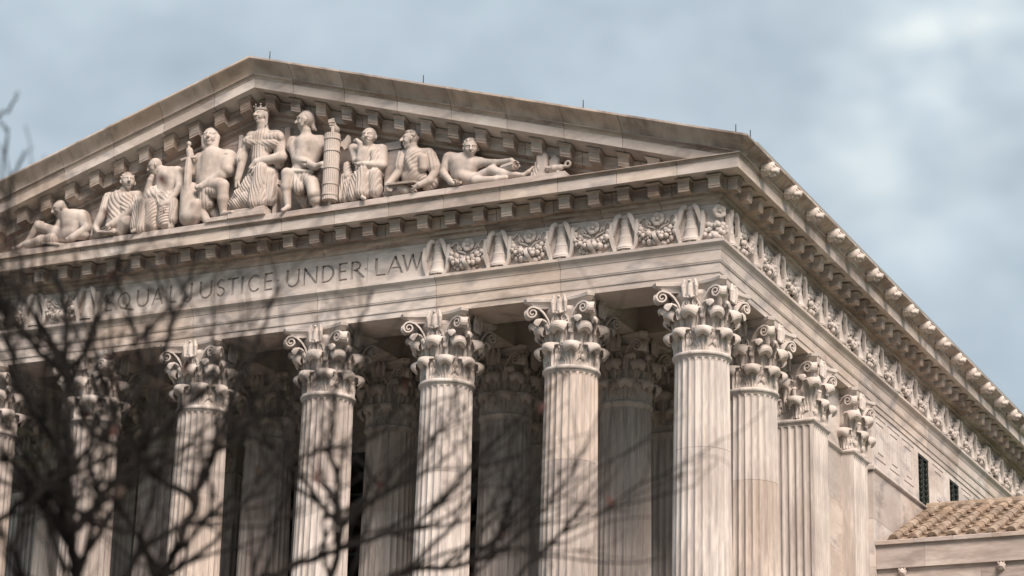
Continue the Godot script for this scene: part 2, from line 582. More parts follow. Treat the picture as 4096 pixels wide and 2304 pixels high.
func build_cornice() -> void:
	var bed := prof([0.0, 25.195, 0.815, 25.195, 0.835, 25.215, 0.845, 25.255, 0.875, 25.305, 0.93, 25.33, 0.962, 25.338, 0.985, 25.345, 0.985, 25.44, 0.0, 25.44])
	var back := prof([0.0, 25.442, 1.177, 25.442, 1.177, 25.70, 1.185, 25.715, 1.195, 25.75, 1.22, 25.772, 1.227, 25.775, 1.227, 25.800, 1.08, 25.802, 1.08, 25.842, 0.0, 25.842])
	var corona := prof([0.0, 25.842, 1.735, 25.842, 1.735, 26.138, 0.0, 26.138])
	var crown := prof([0.0, 26.14, 1.742, 26.14, 1.747, 26.152, 1.760, 26.185, 1.79, 26.215, 1.822, 26.232, 1.832, 26.238, 1.832, 26.262, 0.0, 26.262])
	var sima := prof([1.2, 26.264, 1.80, 26.264, 1.815, 26.30, 1.845, 26.345, 1.90, 26.395, 1.98, 26.445, 2.06, 26.49, 2.12, 26.525, 2.150, 26.552, 2.152, 26.556, 2.152, 26.612, 1.2, 26.612])
	var part := node("front_cornice", house)
	var j := steps_from(0.0, XL, 1.8336, 0.9)
	course("bed_stone", bed, j, 1.0, -1.0, 0, M.cornice, part)
	course("modillion_course", back, steps_from(0.0, XL, 1.8336, 0.46), 1.0, -1.0, 0, M.cornice, part)
	course("corona_stone", corona, steps_from(0.0, XL, 1.8336, 0.09), 1.0, -1.0, 0, M.marble, part)
	course("crown_stone", crown, steps_from(0.0, XL, 1.8336, 0.09), 1.0, -1.0, 0, M.cornice, part)
	var side := node("side_cornice", house)
	course("bed_stone", bed, steps_from(0.0, -38.0, 1.8336, 0.9), 1.0, 0.0, 1, M.cornice, side)
	course("modillion_course", back, steps_from(0.0, -38.0, 1.8336, 0.46), 1.0, 0.0, 1, M.cornice, side)
	course("corona_stone", corona, steps_from(0.0, -38.0, 2.0, 1.0), 1.0, 0.0, 1, M.marble, side)
	course("crown_stone", crown, steps_from(0.0, -38.0, 2.0, 1.0), 1.0, 0.0, 1, M.cornice, side)
	course("gutter_stone", sima, steps_from(0.0, -38.0, 2.0, 1.0), 1.0, 0.0, 1, M.sima, side)
	# the gable's own cornice, left and right of the top
	for way in [2, 3]:
		var g := node("gable_cornice", house)
		var jj := steps_from(0.0, XC, 1.84, -0.09 + 1.84)
		course("bed_stone", bed, steps_from(0.81 / SLOPE * 0.0 - 0.2, XC, 1.84, 0.9), 0.0, 0.0, way, M.cornice, g)
		course("modillion_course", back, steps_from(-0.2, XC, 1.84, 1.2), 0.0, 0.0, way, M.cornice, g)
		course("corona_stone", corona, jj, 1.0, 0.0, way, M.marble, g)
		course("crown_stone", crown, jj, 1.0, 0.0, way, M.cornice, g)
		course("gutter_stone", sima, jj, 1.0, 0.0, way, M.sima, g)
	# modillions
	var flat := modillion(0.0).mesh()
	var right := modillion(1.0).mesh()
	var left := modillion(-1.0).mesh()
	for k in range(-1, 33):
		put("modillion", flat, bed(M.cornice), part, Transform3D(Basis(), Vector3(-MOD * k, 0, 0)))
	for k in range(-1, 41):
		put("modillion", flat, bed(M.cornice), side, Transform3D(Basis(Vector3.UP, PI / 2), Vector3(0, 0, -MOD * k)))
	var gables := house.find_children("gable_cornice*", "Node3D", false, false)
	for k in range(1, 16):
		put("modillion", right, bed(M.cornice), gables[0], Transform3D(Basis(), Vector3(-MOD * k, SLOPE * MOD * k, 0)))
		put("modillion", left, bed(M.cornice), gables[1], Transform3D(Basis(), Vector3(2.0 * XC + MOD * k, SLOPE * MOD * k, 0)))

func modillion(tilt: float) -> Shape:
	var s := Shape.new()
	# the console, seen from its side, then its cap in three steps
	var side := prof([1.10, 25.445, 1.440, 25.445, 1.446, 25.495, 1.462, 25.505, 1.464, 25.545, 1.456, 25.560, 1.468, 25.60, 1.474, 25.66, 1.476, 25.715, 1.10, 25.715])
	var rings := []
	for x in [-0.17, 0.17]:
		var r := PackedVector3Array()
		for p in side: r.append(Vector3(x, p.y, p.x))
		rings.append(r)
	s.loft(rings, false)
	var ids := Geometry2D.triangulate_polygon(side)
	for e in 2:
		for i in range(0, ids.size(), 3): s.tri(rings[e][ids[i]], rings[e][ids[i + 1]], rings[e][ids[i + 2]])
	var levels := [[25.712, 0.176, 1.482], [25.722, 0.182, 1.488], [25.752, 0.196, 1.505], [25.772, 0.222, 1.538], [25.772, 0.236, 1.556], [25.800, 0.236, 1.556], [25.801, 0.16, 1.46], [25.8425, 0.16, 1.46]]
	var rr := []
	for l in levels: rr.append(PackedVector3Array([Vector3(-l[1], l[0], 1.10), Vector3(l[1], l[0], 1.10), Vector3(l[1], l[0], l[2]), Vector3(-l[1], l[0], l[2])]))
	s.loft(rr, true)
	if tilt != 0.0: s.each(func(p: Vector3): return Vector3(p.x, p.y + SLOPE * (p.z - p.x * tilt), p.z))
	return s

# ---------------------------------------------------------------- gable wall, roof, rods
func build_gable() -> void:
	var part := node("tympanum", house)
	# wall stones in courses, cut by the slope
	var y := 26.262
	while y < 30.6:
		var y1 := minf(y + 0.62, 31.0)
		var half := (25.30 + SLOPE * 0.81 - y) / SLOPE
		var half1 := (25.30 + SLOPE * 0.81 - y1) / SLOPE
		var x := 0.4
		var odd := int(y * 10.0) % 2
		x -= 0.9 * odd
		while x > 2.0 * XC - 1.0:
			var a := x
			var b := x - 1.84
			var poly := PackedVector2Array([Vector2(a - 0.005, y + 0.004), Vector2(b + 0.005, y + 0.004), Vector2(b + 0.005, y1 - 0.004), Vector2(a - 0.005, y1 - 0.004)])
			var tri := PackedVector2Array([Vector2(0.4, 25.5), Vector2(2.0 * XC - 0.4, 25.5), Vector2(XC, 25.5 + SLOPE * (-XC + 0.4))])
			for piece in Geometry2D.intersect_polygons(poly, tri):
				var s := Shape.new()
				var r0 := PackedVector3Array()
				var r1 := PackedVector3Array()
				for q in piece:
					r0.append(Vector3(q.x, q.y, 0.3))
					r1.append(Vector3(q.x, q.y, 0.81))
				s.loft([r0, r1], true)
				put("wall_stone", s, bed(M.tympanum), part)
			x = b
		y = y1
	var s := Shape.new()
	s.loft([PackedVector3Array([Vector3(0.4, 25.5, 0.1), Vector3(2.0 * XC - 0.4, 25.5, 0.1), Vector3(XC, 29.9, 0.1)]), PackedVector3Array([Vector3(0.4, 25.5, 0.78), Vector3(2.0 * XC - 0.4, 25.5, 0.78), Vector3(XC, 29.9, 0.78)])], true)
	put("backing", s, M.inner, part)
	# plinth that carries the figures
	s = Shape.new()
	var pl := node("statue_plinth", house)
	for k in 11:
		s = Shape.new()
		s.block(Vector3(-3.61 - (k + 1) * 1.927 + 0.006, 26.264, 0.82), Vector3(-3.61 - k * 1.927 - 0.006, 26.55, 1.55), 0.008)
		put("plinth_stone", s, M.tympanum, pl)
	# roof
	var roof := node("roof", house)
	for e in 2:
		s = Shape.new()
		var xa := 1.3
		var ring := []
		for z in [0.9, -38.0]:
			var up := 26.60 + SLOPE * 1.2
			ring.append(PackedVector3Array([Vector3(xa, up - SLOPE * xa - 0.25, z), Vector3(xa, up - SLOPE * xa, z), Vector3(XC, up - SLOPE * XC, z), Vector3(XC, up - SLOPE * XC - 0.25, z)]))
		s.loft(ring, true)
		if e: s.each(func(p: Vector3): return Vector3(2.0 * XC - p.x, p.y, p.z))
		put("roof_slope", s, M.metal, roof)
	s = Shape.new()
	s.block(Vector3(2.03, 26.64, -38.0), Vector3(2.10, 26.75, 1.15), 0.004)
	s.box(Vector3(2.0, 26.61, -38.0), Vector3(2.06, 26.642, 1.1))
	put("gutter_flashing", s, M.metal, roof)
	s = Shape.new()
	s.tube([Vector3(0, 0, 0), Vector3(0, 0.34, 0)], [0.016, 0.012], 6)
	var rod := s.mesh()
	for p in [Vector3(-13.57, 31.45, 1.95), Vector3(-8.14, 29.77, 1.95), Vector3(-2.9, 28.14, 1.95), Vector3(1.75, 26.68, 1.95), Vector3(2.05, 26.6, 1.6), Vector3(1.9, 26.62, -9.6), Vector3(1.9, 26.62, -15.9), Vector3(1.9, 26.62, -22.3), Vector3(1.9, 26.62, -28.6)]:
		put("lightning_rod", rod, M.rod, roof, Transform3D(Basis(), p))

# ---------------------------------------------------------------- columns
func leaf(path: Array, half: float, lobes: float, bell: float) -> Shape:
	# an acanthus leaf standing against the bell and curling over at its tip; local: faces +z, foot at y 0
	var curve := Curve3D.new()
	for p in path: curve.add_point(Vector3(0, p[1], p[0]))
	for i in range(1, path.size() - 1):
		var d: Vector3 = (curve.get_point_position(i + 1) - curve.get_point_position(i - 1)) * 0.17
		curve.set_point_in(i, -d)
		curve.set_point_out(i, d)
	var L := curve.get_baked_length()
	var rows := 28
	var cols := 16
	var front := []
	var back := []
	for j in rows + 1:
		var t := j / float(rows)
		var c := curve.sample_baked(t * L, true)
		var e := curve.sample_baked(minf(t * L + 0.02, L), true) - curve.sample_baked(maxf(t * L - 0.02, 0.0), true)
		e = e.normalized()
		var nrm := Vector3(0, -e.z, e.y)
		var w := half * (0.62 + 0.38 * sin(clampf(t * 1.35, 0.0, 1.0) * PI * 0.62)) * (1.0 - 0.42 * smoothstep(0.72, 1.0, t))
		w *= 1.0 - 0.22 * pow(absf(sin(t * PI * lobes)), 4.0) * (1.0 - t * 0.4)
		var r := PackedVector3Array()
		var b := PackedVector3Array()
		for i in cols + 1:
			var u := i / float(cols) * 2.0 - 1.0
			var x := u * w
			var relief := 0.034 * exp(-u * u * 40.0) + 0.028 * cos(absf(u) * 15.0 - t * 3.0) - 0.030 * pow(absf(sin(t * PI * lobes)), 6.0) * absf(u)
			relief += 0.05 * smoothstep(0.6, 0.95, t) * (1.0 - u * u)
			var tip := smoothstep(0.55, 0.95, t)
			var cup := x * x / (2.0 * bell) + 0.035 * u * u * u * u + 0.07 * tip * u * u
			var droop := 0.10 * tip * u * u
			r.append(c + Vector3(x, -droop, -cup) + nrm * relief)
			b.append(c + Vector3(x * 0.98, -droop, -cup) - nrm * 0.022)
		front.append(r)
		b.reverse()
		r.append_array(b)
		front[j] = r
	var s := Shape.new()
	s.loft(front, true)
	return s

func scroll(start: Array, centre: Vector2, radius: float, turns: float, sign_: float, dir: Vector3, origin: Vector3, width: float, thick: float) -> Shape:
	# a stalk that rises in the plane of dir and y and rolls up into a spiral
	var pts := []
	var ws := []
	var ts := []
	var across := dir.cross(Vector3.UP).normalized()
	for p in start:
		pts.append(origin + dir * p[0] + Vector3.UP * p[1])
		ws.append(width * p[2])
		ts.append(thick * p[2])
	var n := 26
	for i in n + 1:
		var t := i / float(n)
		var a := PI * 0.62 - sign_ * 0.0 - t * turns * TAU
		var r := radius * pow(1.0 - t, 0.8) + 0.018
		pts.append(origin + dir * (centre.x + sign_ * cos(a) * r) + Vector3.UP * (centre.y + sin(a) * r) + across * (0.03 * t))
		ws.append(width * (1.0 - 0.25 * t))
		ts.append(thick * (1.0 - 0.45 * t))
	var s := Shape.new()
	s.ribbon(pts, across, ws, ts)
	return s

func flutes(ring: Callable, levels: Array, count: int) -> Shape:
	var s := Shape.new()
	var rings := []
	for l in levels: rings.append(ring.call(l[0], l[1]))
	s.loft(rings, false)
	return s

func shaft_radius(y: float) -> float:
	var t := clampf((Y0 - y) / 14.9, 0.0, 1.0)
	return 0.765 + 0.105 * (1.0 - pow(1.0 - t, 1.7))

func round_ring(y: float, e: float) -> PackedVector3Array:
	var r := PackedVector3Array()
	var rad := shaft_radius(y)
	for k in 24:
		for i in 6:
			var u := [-1.0, -0.82, -0.42, 0.0, 0.42, 0.82][i] as float
			var q := clampf(absf(u) / 0.84, 0.0, 1.0)
			var d := 0.048 * sqrt(maxf(0.0, 1.0 - q * q - e * e)) if absf(u) < 0.84 else 0.0
			var a := TAU * (k + u * 0.5) / 24.0
			r.append(Vector3(sin(a) * (rad - d), y, cos(a) * (rad - d)))
	return r

func leaf_meshes() -> Array:
	var low := leaf([[0.73, 0.02], [0.75, 0.2], [0.765, 0.38], [0.80, 0.52], [0.865, 0.62], [0.955, 0.655], [1.045, 0.62], [1.075, 0.545], [1.045, 0.485], [0.985, 0.475]], 0.30, 4.5, 0.7).mesh()
	var high := leaf([[0.70, 0.25], [0.735, 0.55], [0.77, 0.82], [0.815, 1.02], [0.89, 1.17], [1.0, 1.245], [1.11, 1.205], [1.15, 1.11], [1.115, 1.035], [1.04, 1.02]], 0.33, 4.5, 0.62).mesh()
	var tall := leaf([[0.72, 0.25], [0.75, 0.6], [0.80, 0.9], [0.86, 1.05], [0.95, 1.17], [1.06, 1.215], [1.16, 1.165], [1.19, 1.07], [1.15, 1.0], [1.08, 0.99]], 0.30, 4.5, 0.62).mesh()
	return [low, high, tall]

var parts_of_capital := {}

func capital_parts() -> void:
	var L := leaf_meshes()
	parts_of_capital.low = L[0]
	parts_of_capital.high = L[1]
	parts_of_capital.tall = L[2]
	var dir := Vector3(cos(0.30), 0, sin(0.30))
	var o := Vector3(0.28, 0, 0.80)
	parts_of_capital.volute_r = scroll([[0.0, 0.95, 0.5], [0.03, 1.14, 0.7], [0.10, 1.36, 0.9], [0.22, 1.55, 1.0], [0.36, 1.69, 1.0]], Vector2(0.56, 1.575), 0.155, 1.75, 1.0, dir, o, 0.17, 0.05).mesh()
	parts_of_capital.volute_l = scroll([[0.0, 0.95, 0.5], [0.03, 1.14, 0.7], [0.10, 1.36, 0.9], [0.22, 1.55, 1.0], [0.36, 1.69, 1.0]], Vector2(0.56, 1.575), 0.155, 1.75, 1.0, Vector3(-dir.x, 0, dir.z), Vector3(-o.x, 0, o.z), 0.17, 0.05).mesh()
	var di := Vector3(-1, 0, 0.12).normalized()
	parts_of_capital.helix_r = scroll([[0.0, 0.95, 0.5], [0.0, 1.12, 0.8], [0.01, 1.28, 1.0], [0.05, 1.40, 1.0]], Vector2(0.13, 1.36), 0.085, 1.5, 1.0, di, Vector3(0.27, 0, 0.82), 0.09, 0.045).mesh()
	parts_of_capital.helix_l = scroll([[0.0, 0.95, 0.5], [0.0, 1.12, 0.8], [0.01, 1.28, 1.0], [0.05, 1.40, 1.0]], Vector2(0.13, 1.36), 0.085, 1.5, 1.0, Vector3(-di.x, 0, di.z), Vector3(-0.27, 0, 0.82), 0.09, 0.045).mesh()
	var s := Shape.new()
	s.tube([Vector3(0, 0.35, 0.73), Vector3(0, 0.7, 0.77), Vector3(0, 0.92, 0.80), Vector3(0, 0.95, 0.805), Vector3(0, 1.0, 0.83)], [0.045, 0.055, 0.07, 0.085, 0.05], 10)
	parts_of_capital.stalk = s.mesh()
	# curling leaf under each volute
	parts_of_capital.sprout_r = leaf([[0.0, 0.92], [0.05, 1.12], [0.13, 1.27], [0.27, 1.36], [0.38, 1.33], [0.42, 1.25]], 0.12, 3.5, 0.5).mesh()
	s = Shape.new()
	var rings := []
	for l in [[1.735, 0.83], [1.785, 0.835], [1.79, 0.855], [1.83, 0.87], [1.865, 0.905], [1.885, 0.955], [1.895, 0.96], [1.9, 0.985], [1.985, 1.0], [1.996, 0.99]]:
		var r := PackedVector3Array()
		for f in 4:
			var b := Basis(Vector3.UP, PI / 2 * f)
			for i in 13:
				var x := lerpf(-0.96, 0.96, i / 12.0)
				var z := 1.12 - 0.26 * (1.0 - pow(absf(x) / 0.96, 2.0))
				r.append(b * Vector3(x * l[1], l[0], z * l[1]))
		rings.append(r)
	s.loft(rings, true)
	parts_of_capital.abacus = s.mesh()
	# a small standing eagle on each face of the abacus
	var e := PackedFloat32Array()
	for q in [[0, 1.58, 0.95, 0.085, 0, 1.83, 0.93, 0.10, 0.04], [0, 1.84, 0.94, 0.075, 0.0, 1.97, 0.98, 0.05, 0.03], [0.0, 1.985, 1.0, 0.045, 0.03, 1.965, 1.06, 0.012, 0.02],
		[0.16, 2.0, 0.98, 0.04, 0.20, 1.82, 0.98, 0.06, 0.012], [0.20, 1.82, 0.98, 0.06, 0.19, 1.54, 0.96, 0.035, 0.012], [0.13, 1.9, 0.93, 0.03, 0.12, 1.6, 0.95, 0.03, 0.02],
		[-0.16, 2.0, 0.98, 0.04, -0.20, 1.82, 0.98, 0.06, 0.012], [-0.20, 1.82, 0.98, 0.06, -0.19, 1.54, 0.96, 0.035, 0.012], [-0.13, 1.9, 0.93, 0.03, -0.12, 1.6, 0.95, 0.03, 0.02],
		[-0.12, 1.53, 0.95, 0.035, 0.12, 1.53, 0.95, 0.035, 0.02], [0.05, 1.55, 0.98, 0.03, 0.05, 1.50, 1.0, 0.028, 0.02], [-0.05, 1.55, 0.98, 0.03, -0.05, 1.50, 1.0, 0.028, 0.02]]:
		e.append_array(PackedFloat32Array(q))
		e.append_array(PackedFloat32Array([0, 0, 0]))
	parts_of_capital.eagle = carve(e, 0.014)

# leaves, scrolls, abacus and eagles under one node; square: the flat capital of a pier
func dress_capital(c: Node3D, o: Vector3, square: bool, faces := [0, 1, 2, 3]) -> void:
	var mat: Material = M.carved
	var P := parts_of_capital
	for f in faces:
		var b := Basis(Vector3.UP, PI / 2 * f)
		for sgn in [-1.0, 1.0]:
			var at := Transform3D(b * Basis(Vector3.UP, sgn * PI / 8), o)
			if square: at = Transform3D(b, o + b * Vector3(sgn * 0.38, 0, 0.17))
			put("acanthus_leaf", P.low, mat, c, at)
			at = Transform3D(b * Basis(Vector3.UP, sgn * PI / 8 * 1.05), o)
			if square: at = Transform3D(b, o + b * Vector3(sgn * 0.32, 0, 0.12))
			put("stalk", P.stalk, mat, c, at)
			put("volute", P.volute_r if sgn > 0 else P.volute_l, mat, c, Transform3D(b, o))
			put("inner_scroll", P.helix_r if sgn > 0 else P.helix_l, mat, c, Transform3D(b, o))
			put("acanthus_leaf", P.sprout_r, mat, c, Transform3D(b * Basis(Vector3.UP, sgn * 1.1), o + b * Vector3(sgn * 0.36, 0, 0.84)))
		var up := Transform3D(b, o)
		if square: up.origin += b * Vector3(0, 0, 0.15)
		put("acanthus_leaf", P.high, mat, c, up)
		put("eagle", P.eagle, mat, c, Transform3D(b, o + b * Vector3(0, 0, -0.02)))
		if square and not (f + 1) % 4 in faces: continue
		put("acanthus_leaf", P.tall if square else P.high, mat, c, Transform3D(b * Basis(Vector3.UP, PI / 4), o + (b * Vector3(0.27, 0, 0.27) if square else Vector3.ZERO)))

func build_colonnade() -> void:
	capital_parts()
	var s := Shape.new()
	var col := node("column", house)
	col.position = Vector3.ZERO
	# drums of the shaft
	var cuts := [Y0 - 0.17, Y0 - 2.75, Y0 - 6.4, Y0 - 10.6, Y0 - 14.9]
	for i in 4:
		var levels := []
		var top: float = cuts[i] - (0.0 if i == 0 else 0.004)
		var low: float = cuts[i + 1] + 0.004
		levels.append([low, 1.0 if i == 3 else 0.08])
		if i == 3:
			for q in [0.99, 0.9, 0.75, 0.5, 0.0]: levels.append([low + 0.10 + 0.10 * (1.0 - q), q])
		else: levels.append([low + 0.012, 0.0])
		for q in 3: levels.append([lerpf(low, top, (q + 1) / 4.0), 0.0])
		if i == 0:
			for q in [0.0, 0.35, 0.6, 0.8, 0.92, 0.99]: levels.append([top - 0.115 + 0.10 * q, q])
			levels.append([top, 1.0])
		else:
			levels.append([top - 0.012, 0.0])
			levels.append([top, 0.08])
		put("drum", flutes(round_ring, levels, 24), M.column, col)
	s = Shape.new()
	s.lathe([[0.70, -0.19], [0.768, -0.175], [0.785, -0.15], [0.79, -0.125], [0.80, -0.12], [0.828, -0.105], [0.842, -0.065], [0.835, -0.025], [0.81, 0.0], [0.775, 0.012], [0.735, 0.03], [0.70, 0.05]], 64)
	put("neck_ring", s.smooth(Vector3(0, -0.06, 0)), M.column, col, Transform3D(Basis(), Vector3(0, Y0, 0)))
	s = Shape.new()
	s.lathe([[0.69, 0.0], [0.665, 0.5], [0.68, 1.0], [0.73, 1.35], [0.82, 1.62], [0.87, 1.74], [0.5, 1.745]], 48)
	put("capital_bell", s.smooth(Vector3(0, 0.9, 0)), M.carved, col, Transform3D(Basis(), Vector3(0, Y0, 0)))
	dress_capital(col, Vector3(0, Y0, 0), false)
	put("abacus", parts_of_capital.abacus, M.marble, col, Transform3D(Basis(), Vector3(0, Y0, 0)))
	s = Shape.new()
	s.lathe([[0.87, 0.3], [0.9, 0.26], [0.95, 0.25], [0.98, 0.2], [0.95, 0.14], [0.92, 0.1], [1.0, 0.02], [1.12, 0.0], [1.15, -0.1], [1.12, -0.2], [1.0, -0.22]], 48)
	put("base_ring", s, M.column, col, Transform3D(Basis(), Vector3(0, Y0 - 15.2, 0)))
	s = Shape.new()
	s.block(Vector3(-1.15, 5.01, -1.15), Vector3(1.15, Y0 - 15.4, 1.15), 0.02)
	put("base_block", s, M.column, col)
	var spots := []
	for x in columns_x: spots.append(Vector3(x, 0, 0))
	for x in columns_x: spots.append(Vector3(x, 0, -4))
	for i in range(1, spots.size()):
		var k := copy(col, house, Transform3D(Basis(Vector3.UP, PI / 2 * (i % 4)), spots[i]))
		for q in k.get_children():
			if String(q.name).begins_with("drum"): q.material_override = bed(M.column)

# a pier with a rectangular fluted shaft
func pier(called: String, lo: Vector2, hi: Vector2, n_front: int, n_side: int, faces: Array) -> Node3D:
	var p := node(called, house)
	var ring := func(y: float, e: float) -> PackedVector3Array:
		var r := PackedVector3Array()
		var cs := [Vector2(lo.x, hi.y), Vector2(hi.x, hi.y), Vector2(hi.x, lo.y), Vector2(lo.x, lo.y)]
		var outs := [Vector2(0, 1), Vector2(1, 0), Vector2(0, -1), Vector2(-1, 0)]
		for f in 4:
			var a: Vector2 = cs[f]
			var b: Vector2 = cs[(f + 1) % 4]
			var n: int = [n_front, n_side, 0, 0][f]
			var out: Vector2 = outs[f]
			r.append(Vector3(a.x, y, a.y))
			var len_ := a.distance_to(b)
			for k in n:
				var w := (len_ - 0.16) / n
				for u in [-0.84, -0.8, -0.42, 0.0, 0.42, 0.8, 0.84]:
					var q := clampf(absf(u) / 0.82, 0.0, 1.0)
					var d := 0.05 * sqrt(maxf(0.0, 1.0 - q * q - e * e)) if absf(u) < 0.82 else 0.0
					var t: float = (0.08 + w * (k + 0.5 + u * 0.5)) / len_
					var c := a.lerp(b, t) - out * d
					r.append(Vector3(c.x, y, c.y))
		return r
	var levels := [[5.0, 1.0], [6.5, 1.0]]
	for q in [0.9, 0.6, 0.0]: levels.append([6.6 + 0.1 * (1.0 - q), q])
	var top := Y0 - 0.17
	for q in [0.0, 0.35, 0.6, 0.8, 0.92, 0.99]: levels.append([top - 0.125 + 0.10 * q, q])
	levels.append([top + 0.05, 1.0])
	put("shaft", flutes(ring, levels, 0), M.column, p)
	# ring moulding and core of the capital
	var rr := []
	for l in [[-0.18, -0.01], [-0.15, 0.02], [-0.122, 0.025], [-0.118, 0.035], [-0.10, 0.06], [-0.06, 0.075], [-0.02, 0.06], [0.005, 0.03], [0.03, 0.0]]:
		rr.append(PackedVector3Array([Vector3(lo.x - l[1], Y0 + l[0], lo.y - l[1]), Vector3(hi.x + l[1], Y0 + l[0], lo.y - l[1]), Vector3(hi.x + l[1], Y0 + l[0], hi.y + l[1]), Vector3(lo.x - l[1], Y0 + l[0], hi.y + l[1])]))
	var s := Shape.new()
	s.loft(rr, true)
	put("neck_ring", s, M.column, p)
	s = Shape.new()
	rr = []
	for l in [[0.0, -0.05], [0.8, -0.06], [1.4, -0.03], [1.74, 0.04]]:
		rr.append(PackedVector3Array([Vector3(lo.x - l[1], Y0 + l[0], lo.y), Vector3(hi.x + l[1], Y0 + l[0], lo.y), Vector3(hi.x + l[1], Y0 + l[0], hi.y + l[1]), Vector3(lo.x - l[1], Y0 + l[0], hi.y + l[1])]))
	s.loft(rr, true)
	put("capital_core", s, M.carved, p)
	return p

func build_porch() -> void:
	# the end pier of the porch, and the pilasters on the wall behind the columns
	var pr := pier("pier", Vector2(-0.88, -8.57), Vector2(0.88, -7.07), 7, 7, [])
	dress_capital(pr, Vector3(0, Y0, -7.93), true, [0, 1])
	put("abacus", parts_of_capital.abacus, M.marble, pr, Transform3D(Basis(), Vector3(0, Y0, -7.93)))
	for i in range(1, 8):
		var x: float = columns_x[i]
		var q := pier("pilaster", Vector2(x - 0.82, -7.7), Vector2(x + 0.82, -7.07), 7, 2, [])
		dress_capital(q, Vector3(x, Y0, -7.93), true, [0])
		put("abacus", parts_of_capital.abacus, M.marble, q, Transform3D(Basis(), Vector3(x, Y0, -7.93)))
	# wall behind, in courses
	var wall := node("porch_wall", house)
	var y := 5.0
	while y < 24.0:
		var y1 := minf(y + 1.15, 24.6)
		var s := Shape.new()
		s.box(Vector3(XL - 0.4, y + 0.004, -8.4), Vector3(0.45, y1 - 0.004, -7.62))
		put("wall_course", s, M.inner, wall)
		y = y1
	var s := Shape.new()
	s.box(Vector3(XL - 0.3, 5.0, -8.3), Vector3(0.4, 24.6, -7.68))
	put("backing", s, M.inner, wall)
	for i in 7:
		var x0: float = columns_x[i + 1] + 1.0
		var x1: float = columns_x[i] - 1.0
		var win := node("added_dark_window", house)  # added: dark glass stands in for the deep shade between the pilasters
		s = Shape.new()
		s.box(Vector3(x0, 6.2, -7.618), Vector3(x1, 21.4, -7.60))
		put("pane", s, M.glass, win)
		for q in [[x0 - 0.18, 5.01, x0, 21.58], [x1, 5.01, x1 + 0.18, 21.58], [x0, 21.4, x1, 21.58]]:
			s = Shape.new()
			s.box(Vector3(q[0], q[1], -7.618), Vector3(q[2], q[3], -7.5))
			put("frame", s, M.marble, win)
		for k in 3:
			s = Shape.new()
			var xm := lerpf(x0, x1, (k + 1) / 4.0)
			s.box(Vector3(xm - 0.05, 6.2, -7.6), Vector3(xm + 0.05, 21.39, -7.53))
			put("added_mullion", s, M.bronze, win)
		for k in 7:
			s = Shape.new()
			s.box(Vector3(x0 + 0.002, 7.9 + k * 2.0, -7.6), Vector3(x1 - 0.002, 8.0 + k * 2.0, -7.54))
			put("added_transom", s, M.bronze, win)
	# ceiling with beams between the columns
	var ceil := node("porch_ceiling", house)
	s = Shape.new()
	s.box(Vector3(XL - 0.6, 24.75, -8.0), Vector3(0.6, 25.1, 0.0))
	put("ceiling_slab", s, M.inner, ceil)
	for z in [-4.0, -7.85]:
		s = Shape.new()
		s.box(Vector3(XL - 0.7, 22.975, z - (0.72 if z > -5 else 0.2)), Vector3(0.74, 24.8, z + 0.72))
		put("beam", s, M.inner, ceil)
	for x in columns_x:
		s = Shape.new()
		s.box(Vector3(x - 0.7, 22.98, -7.5), Vector3(minf(x + 0.7, 0.72), 24.8, -0.6))
		put("beam", s, M.inner, ceil)
		for e in 2:
			for f in 2:
				# coffer frames, two to a bay
				if x < -28.0: continue
				var x0: float = x - (4.42 if absf(x + 12.0) < 0.1 else 4.0) + 0.72
				s = Shape.new()
				var z0 := -0.8 - 3.98 * e
				var w: float = x - 0.72 - x0
				var a: float = x0 + w * 0.5 * f
				s.box(Vector3(a, 24.3, z0 - 2.45), Vector3(a + w * 0.5 - 0.01, 24.74, z0 - 2.2))
				s.box(Vector3(a, 24.3, z0 - 0.25), Vector3(a + w * 0.5 - 0.01, 24.74, z0 - 0.02))
				s.box(Vector3(a, 24.302, z0 - 2.2), Vector3(a + 0.22, 24.74, z0 - 0.25))
				put("coffer", s, M.inner, ceil)

